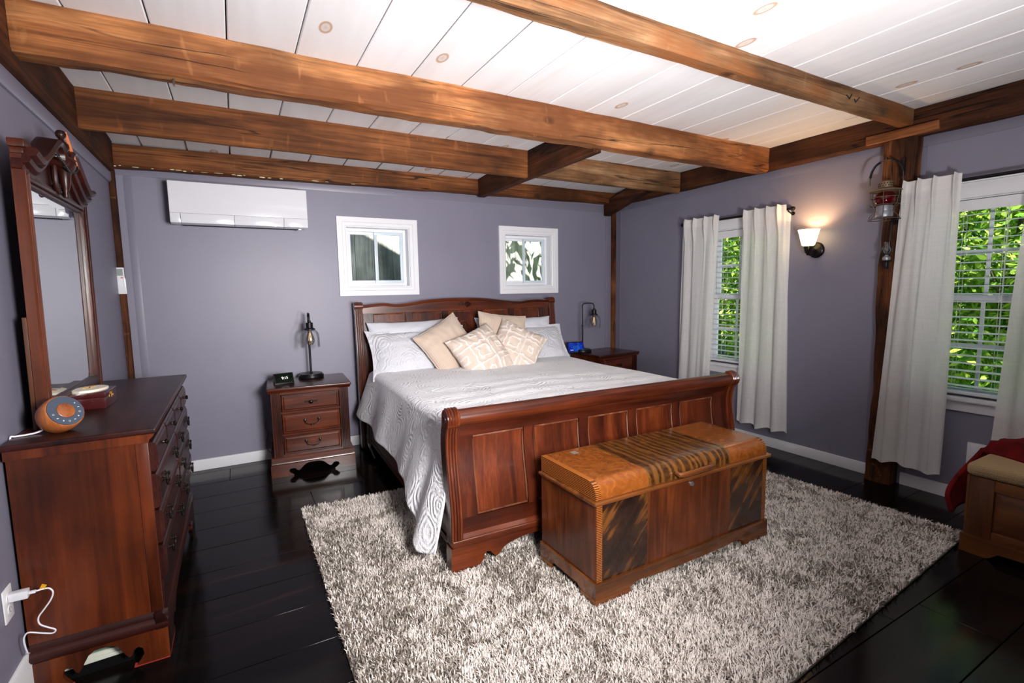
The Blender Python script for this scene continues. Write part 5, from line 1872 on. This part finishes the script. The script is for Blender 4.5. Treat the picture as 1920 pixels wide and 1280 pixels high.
# ------------------------------------------------------------------ outlet, charger and cable by the left wall
def duplex(parent, w=.072, h=.115):
    """Plate in the y-z plane facing +x."""
    G().box(0, .005, -w / 2, w / 2, -h / 2, h / 2).obj('plate', 'plate', parent, bevel=.003)
    for s in (-1, 1):
        p = G().lathe([(.0165, .0052), (.0165, .0072), (0, .0072)], (0, 0, s * .020), 20, 'x').obj('receptacle', 'plate', parent)
        g = G().box(.0072, .0076, -.0075, -.0055, s * .020 - .001, s * .020 + .008).box(.0072, .0076, .0055, .0075, s * .020, s * .020 + .007).ball((.0074, 0, s * .020 - .008), (.0006, .0024, .0024), 8, 4)
        g.obj('slot', 'blackplastic', p)
t = thing('wall_outlet', 'white duplex outlet on the left wall near the dresser end', 'outlet', (LW + .0008, -2.517, .418))
duplex(t)
t = thing('usb_charger', 'white charger block plugged into the left wall outlet', 'charger', (LW + .0085, -2.517, .440))
G().box(0, .050, -.014, .014, -.014, .014).obj('block', 'white_gloss', t, bevel=.003)
G().box(.0502, .068, -.006, .006, -.004, .004).obj('plug', 'cable', t, bevel=.0015)
t = thing('charging_cable', 'thin white cable looping from the charger in front of the dresser', 'cable')
pth = [(.052, -2.517, .440), (.064, -2.51, .438), (.080, -2.50, .432), (.090, -2.50, .415), (.083, -2.50, .390), (.064, -2.50, .362), (.045, -2.50, .335), (.045, -2.50, .310), (.062, -2.50, .292), (.084, -2.50, .274), (.076, -2.50, .263), (.045, -2.50, .275), (.015, -2.50, .288), (.003, -2.50, .278), (.0, -2.50, .255), (.002, -2.49, .21), (-.003, -2.46, .19)]
G().tube(spline(pth, 6), .0026, 8).obj('wire', 'cable', t)
G().box(-.004, .010, -.001, .001, -.002, .016).xf(Matrix.Translation((.062, -2.507, .440)) @ Matrix.Rotation(math.radians(30), 4, 'Y')).obj('tape_flag', 'tag', t, label='yellow tape flag')
t = thing('wall_plate', 'white rectangular wall plate half hidden behind the red throw', 'wall plate', (W - .0008, -3.56, .335))
G().box(-.018, 0, -.10, .10, -.075, .075).obj('cover', 'white', t, bevel=.004)
G().box(-.022, -.0182, -.08, .08, -.055, .055).obj('grille_frame', 'white', t, bevel=.002)

# ------------------------------------------------------------------ air conditioner and its remote
t = thing('air_conditioner', 'white wall mounted air conditioner above the near nightstand side', 'air conditioner', (.825, 0, 2.148))
hw, hh = .481, .158
G().prism([(-.001, -hh + .01), (-.001, hh), (-.205, hh), (-.219, hh - .012), (-.219, -hh + .085), (-.14, -hh + .012)], 'x', -hw, hw).obj('housing', 'white_gloss', t, bevel=.004)
G().box(-hw + .001, hw - .001, -.224, -.2195, -hh + .078, hh - .006).obj('front_panel', 'white_gloss', t, bevel=.004, seg=3)
for a, b in ((-hw + .001, -hw + .066), (-hw + .068, -.06), (-.058, .296), (.298, hw - .001)):
    G().prism([(-.223, -hh + .076), (-.219, -hh + .006), (-.150, -hh - .002), (-.150, -hh + .004), (-.212, -hh + .012), (-.216, -hh + .076)], 'x', a, b).obj('vane', 'white_gloss', t, bevel=.002)
G().box(-hw + .07, hw - .07, -.148, -.06, -hh + .0, -hh + .009).obj('outlet_shadow', 'dark', t)
G().box(.405, .43, -.205, -.18, -hh - .014, -hh - .003).obj('sensor', 'white_gloss', t, bevel=.002)
G().box(.37, .395, -.2235, -.2222, -hh + .016, -hh + .022).obj('indicator', 'lcd', t)
t = thing('remote_control', 'white remote control on the timber strip in the mirror corner', 'remote', (-.008, -.0625, 1.565), 0)
G().box(-.031, .031, -.020, -.001, -.098, .02).obj('wall_holder', 'plate', t, bevel=.003)
rc = G().box(-.028, .028, -.026, -.0205, -.092, .098).obj('handset', 'white_gloss', t, bevel=.004)
G().box(-.019, .019, -.0268, -.0262, .038, .088).obj('display', 'lcd', rc)
G().box(.004, .019, -.0268, -.0262, .018, .027).obj('power_button', 'orange', rc)

# ------------------------------------------------------------------ sconce
t = thing('wall_sconce', 'lit frosted glass wall light with dark bronze backplate', 'wall light', (W - .001, -2.424, 1.727))
G().lathe([(.0, -.034), (.018, -.033), (.030, -.026), (.050, -.018), (.060, -.012), (.064, -.004), (.064, -.0003)], seg=32, axis='x').obj('backplate', 'bronze', t)
G().lathe([(0, -.052), (.010, -.050), (.014, -.040), (.010, -.034)], seg=14, axis='x').obj('finial', 'bronze', t)
G().tube(spline([(-.02, 0, -.012), (-.05, 0, -.036), (-.085, 0, -.040), (-.112, 0, -.028), (-.118, 0, -.008)], 5), .008, 10).obj('arm', 'bronze', t)
G().lathe([(0, -.045), (.010, -.042), (.013, -.030), (.024, -.020), (.030, .005), (.034, .022), (.034, .030), (.0, .031)], (-.118, 0, 0), 20).obj('socket_cup', 'bronze', t)
G().shell([(.036, .0315), (.046, .040), (.053, .065), (.060, .095), (.068, .128), (.077, .158)], (-.118, 0, 0), 32, .004).obj('shade', 'sconce_glass', t)
pd = bpy.data.lights.new('sconce_bulb', 'POINT')
pd.energy = 13.0
pd.color = (1.0, .62, .28)
pd.shadow_soft_size = .025
po = bpy.data.objects.new('sconce_bulb', pd)
COL.objects.link(po)
po.location = (-.118, 0, .10)
po.parent = t

# ------------------------------------------------------------------ railroad lantern on the post
t = thing('railroad_lantern', 'old wire caged lantern with red glass hanging on the timber post', 'lantern', (4.655, -2.985, 1.885))
G().tube([(.109, -.02, .395), (.06, -.012, .405), (.0, 0, .405), (-.012, 0, .415)], .005, 8).obj('wall_hook', 'bronze', t)
# bail with its rubber sleeve
pb = [(0, .098, .245), (0, .100, .285), (0, .092, .335), (0, .066, .378), (0, .025, .398), (0, -.02, .398), (0, -.060, .378), (0, -.088, .335), (0, -.098, .285), (0, -.098, .245)]
bl = G().tube(spline(pb, 5), .0032, 6).obj('bail', 'lantern_wire', t)
sp = spline(pb, 8)
G().tube(sp[10:30], .0075, 8).tube(sp[42:62], .0075, 8).obj('grip_sleeve', 'blackplastic', bl)
G().lathe([(.0, .262), (.030, .262), (.040, .254), (.042, .236), (.040, .218), (.054, .210), (.092, .198), (.094, .192), (.06, .190), (.052, .185), (0, .185)], seg=26).obj('hood', 'lantern_metal', t)
g = G()
for k in range(16):
    for j in range(2):
        a = 2 * PI * (k + .5 * j) / 16
        g.ball((.0415 * math.cos(a), .0415 * math.sin(a), .228 + .014 * j), .004, 6, 4)
g.obj('vent_holes', 'black', t)
G().shell([(.042, .1845), (.054, .17), (.062, .145), (.060, .118), (.050, .100), (.044, .0965)], (0, 0, 0), 26, .003).obj('red_globe', 'redglass', t)
G().lathe([(.0, .020), (.048, .020), (.050, .030), (.050, .056), (.047, .060), (.049, .085), (.046, .0962), (.0, .0962)], seg=26).obj('oil_fount', 'galv', t)
G().lathe([(.012, .0963), (.014, .112), (.006, .118), (.004, .130), (0, .131)], seg=12).obj('burner', 'gold', t)
g = G()
def ringp(r, z, n=24):
    return [(r * math.cos(2 * PI * k / n), r * math.sin(2 * PI * k / n), z) for k in range(n)]
for r_, z in ((.085, .150), (.083, .100), (.092, .0035), (.088, .192)):
    g.tube(ringp(r_, z), .0026, 6, closed=True)
for k in range(6):
    a = 2 * PI * k / 6 + .3
    cs, sn = math.cos(a), math.sin(a)
    pr = [(.088, .192), (.092, .165), (.084, .13), (.078, .105), (.060, .075), (.062, .05), (.088, .025), (.092, .004)]
    g.tube(spline([(r_ * cs, r_ * sn, z) for r_, z in pr], 3), .0024, 6)
g.obj('wire_cage', 'lantern_wire', t)
# little oil lamp bracket below
t = thing('oil_lamp', 'small glass oil lamp on a black iron bracket below the lantern', 'oil lamp', (4.70, -3.0, 1.60))
G().tube([(.046, -.012, .285), (.030, -.012, .288), (.018, -.008, .27), (.012, -.004, .12), (.016, 0, .012), (.014, 0, -.05)], .005, 6).box(.038, .0475, -.028, .004, .255, .30).obj('iron_bracket', 'blackplastic', t)
g = G().lathe([(0, .0), (.030, .0), (.034, .006), (.030, .010), (0, .010)], (-.012, 0, 0), 16)
for k in range(10):
    a = 2 * PI * k / 10
    g.ball((-.012 + .036 * math.cos(a), .036 * math.sin(a), .004), (.009, .009, .003), 8, 4)
g.lathe([(.010, -.045), (.013, -.04), (.012, 0)], (-.012, 0, 0), 10).obj('drip_tray', 'blackplastic', t)
G().lathe([(0, .0102), (.020, .0102), (.024, .02), (.022, .032), (.012, .038), (.010, .046), (0, .046)], (-.012, 0, 0), 16).obj('oil_font', 'galv', t)
G().shell([(.016, .0465), (.028, .060), (.033, .078), (.028, .098), (.019, .112), (.020, .128), (.022, .136)], (-.012, 0, 0), 22, .0018).obj('glass_chimney', 'chimney', t)

# ------------------------------------------------------------------ pine bench, cushion and throw
t = thing('pine_bench', 'orange pine storage bench with panelled side at the right edge', 'bench', (4.45, -4.27, 0))
X0, X1, Y0, Y1 = -.355, .33, -.58, .565
# body of frame and panels (left face seen)
G().box(X0 + .012, X1, Y0, Y1 - .012, .10, .425).obj('carcass', 'pine_y', t)
for a, b in ((Y1 - .112, Y1 - .012), (Y0, Y0 + .10)):
    G().box(X0, X0 + .0118, a, b, .10, .425).obj('stile', 'pine_z', t, bevel=.002)
G().box(X0 - .001, X0 + .0118, Y1 - .0118, Y1, .10, .425).box(X0 + .012, X0 + .08, Y1 - .0118, Y1, .10, .425).obj('corner_post', 'pine_z', t, bevel=.003)
G().box(X0, X0 + .0118, Y0 + .1005, Y1 - .1125, .365, .425).obj('rail', 'pine_y', t, bevel=.002)
G().box(X0, X0 + .0118, Y0 + .1005, Y1 - .1125, .10, .145).obj('rail', 'pine_y', t, bevel=.002)
g = G()
ya, yb, za, zb = Y0 + .105, Y1 - .117, .150, .360
bb = .04
v = [(X0 + .0117, ya, za), (X0 + .0117, yb, za), (X0 + .0117, yb, zb), (X0 + .0117, ya, zb), (X0 + .002, ya + bb, za + bb), (X0 + .002, yb - bb, za + bb), (X0 + .002, yb - bb, zb - bb), (X0 + .002, ya + bb, zb - bb)]
g.add(v, [(4, 5, 6, 7), (0, 1, 5, 4), (1, 2, 6, 5), (2, 3, 7, 6), (3, 0, 4, 7), (3, 2, 1, 0)]).obj('raised_panel', 'pine_y', t, sharp=15)
bot = [(Y1 + .008, 0), (Y1 - .10, 0), (Y1 - .12, .012), (Y1 - .15, .040), (Y1 - .22, .044), (Y0 + .2, .044), (Y0 + .13, .012), (Y0 + .11, 0), (Y0 - .008, 0)]
G().strip(bot, [(a, .0998) for a, b in bot], 'x', X0 - .010, X0 + .010).obj('plinth', 'pine_y', t, sharp=40)
G().box(X0 + .0105, X1, Y1 - .012, Y1 + .008, 0, .0998).obj('plinth', 'pine_y', t, bevel=.003)
t = thing('bench_cushion', 'tan woven seat cushion on the pine bench', 'cushion', (4.45, -4.27, .4255))
def cush():
    g = G().box(X0 - .010, X1 - .01, Y0, Y1 + .006, .0, .068)
    return g.obj('cover', 'woven', t, bevel=.030, seg=4, sharp=60)
cush()
G().tube([(X0 - .006, Y0 + .02, .034), (X0 - .006, Y1 - .02, .034)], .006, 6).obj('piping', 'woven', t)
def throw():
    # plush blanket heaped over the bench and hanging over its far end
    def fn(u, v):
        # u across x (left to right), v from the far hem up and over towards the camera
        x = lerp(4.055, 4.80, u)
        if v < .35:
            q = v / .35
            z = lerp(.215 + .02 * math.sin(u * 7), .52, q)
            y = -3.682 + .010 * math.sin(u * 16 + q * 2) + .03 * (1 - q) * .6 + .030 * math.sin(q * PI)
            x = lerp(4.02 + .34 * smooth((q - .25) / .75) ** 1.0, 4.80, u)
        else:
            q = (v - .35) / .65
            y = lerp(-3.70, -4.45, q) + .02 * (1 - q)
            xl = 4.36 - .12 * smooth(q * 2)
            x = lerp(xl, 4.80, u)
            z = .525 + .035 * smooth(q * 5) + .14 * math.sin(u * PI * .55) * smooth(q * 1.8) + .022 * math.sin(q * 12 + u * 5) + .02 * nz(u * 4, q * 5)
            z = lerp(.502, z, smooth(u * 7))
        return (x, y, z)
    g = G().grid(fn, 44, 64)
    o = g.obj('throw_blanket', 'velvet', None, sharp=180, fix=False)
    md = o.modifiers.new('thickness', 'SOLIDIFY')
    md.thickness = .022
    md.offset = 1
    tag(o, 'dark red plush throw heaped over the end of the pine bench', 'blanket')
throw()

# odds and ends on the walls
tag(G().ball((LW + .004, -2.1, 2.09), .006, 8, 6).obj('wall_nail', 'plate'), 'small pale nail head on the left wall above the mirror', 'nail')
tag(G().tube(spline([(.90, -.012, .36), (.885, -.022, .30), (.905, -.025, .24), (.888, -.024, .17), (.885, -.026, .11), (.905, -.024, .07), (.93, -.03, .05), (.97, -.06, .012)], 6), .0022, 6).obj('power_cord', 'bead'), 'thin black cord hanging by the wall beside the near nightstand', 'cord')
VMARK.obj('carved_mark', 'black', near_beam)
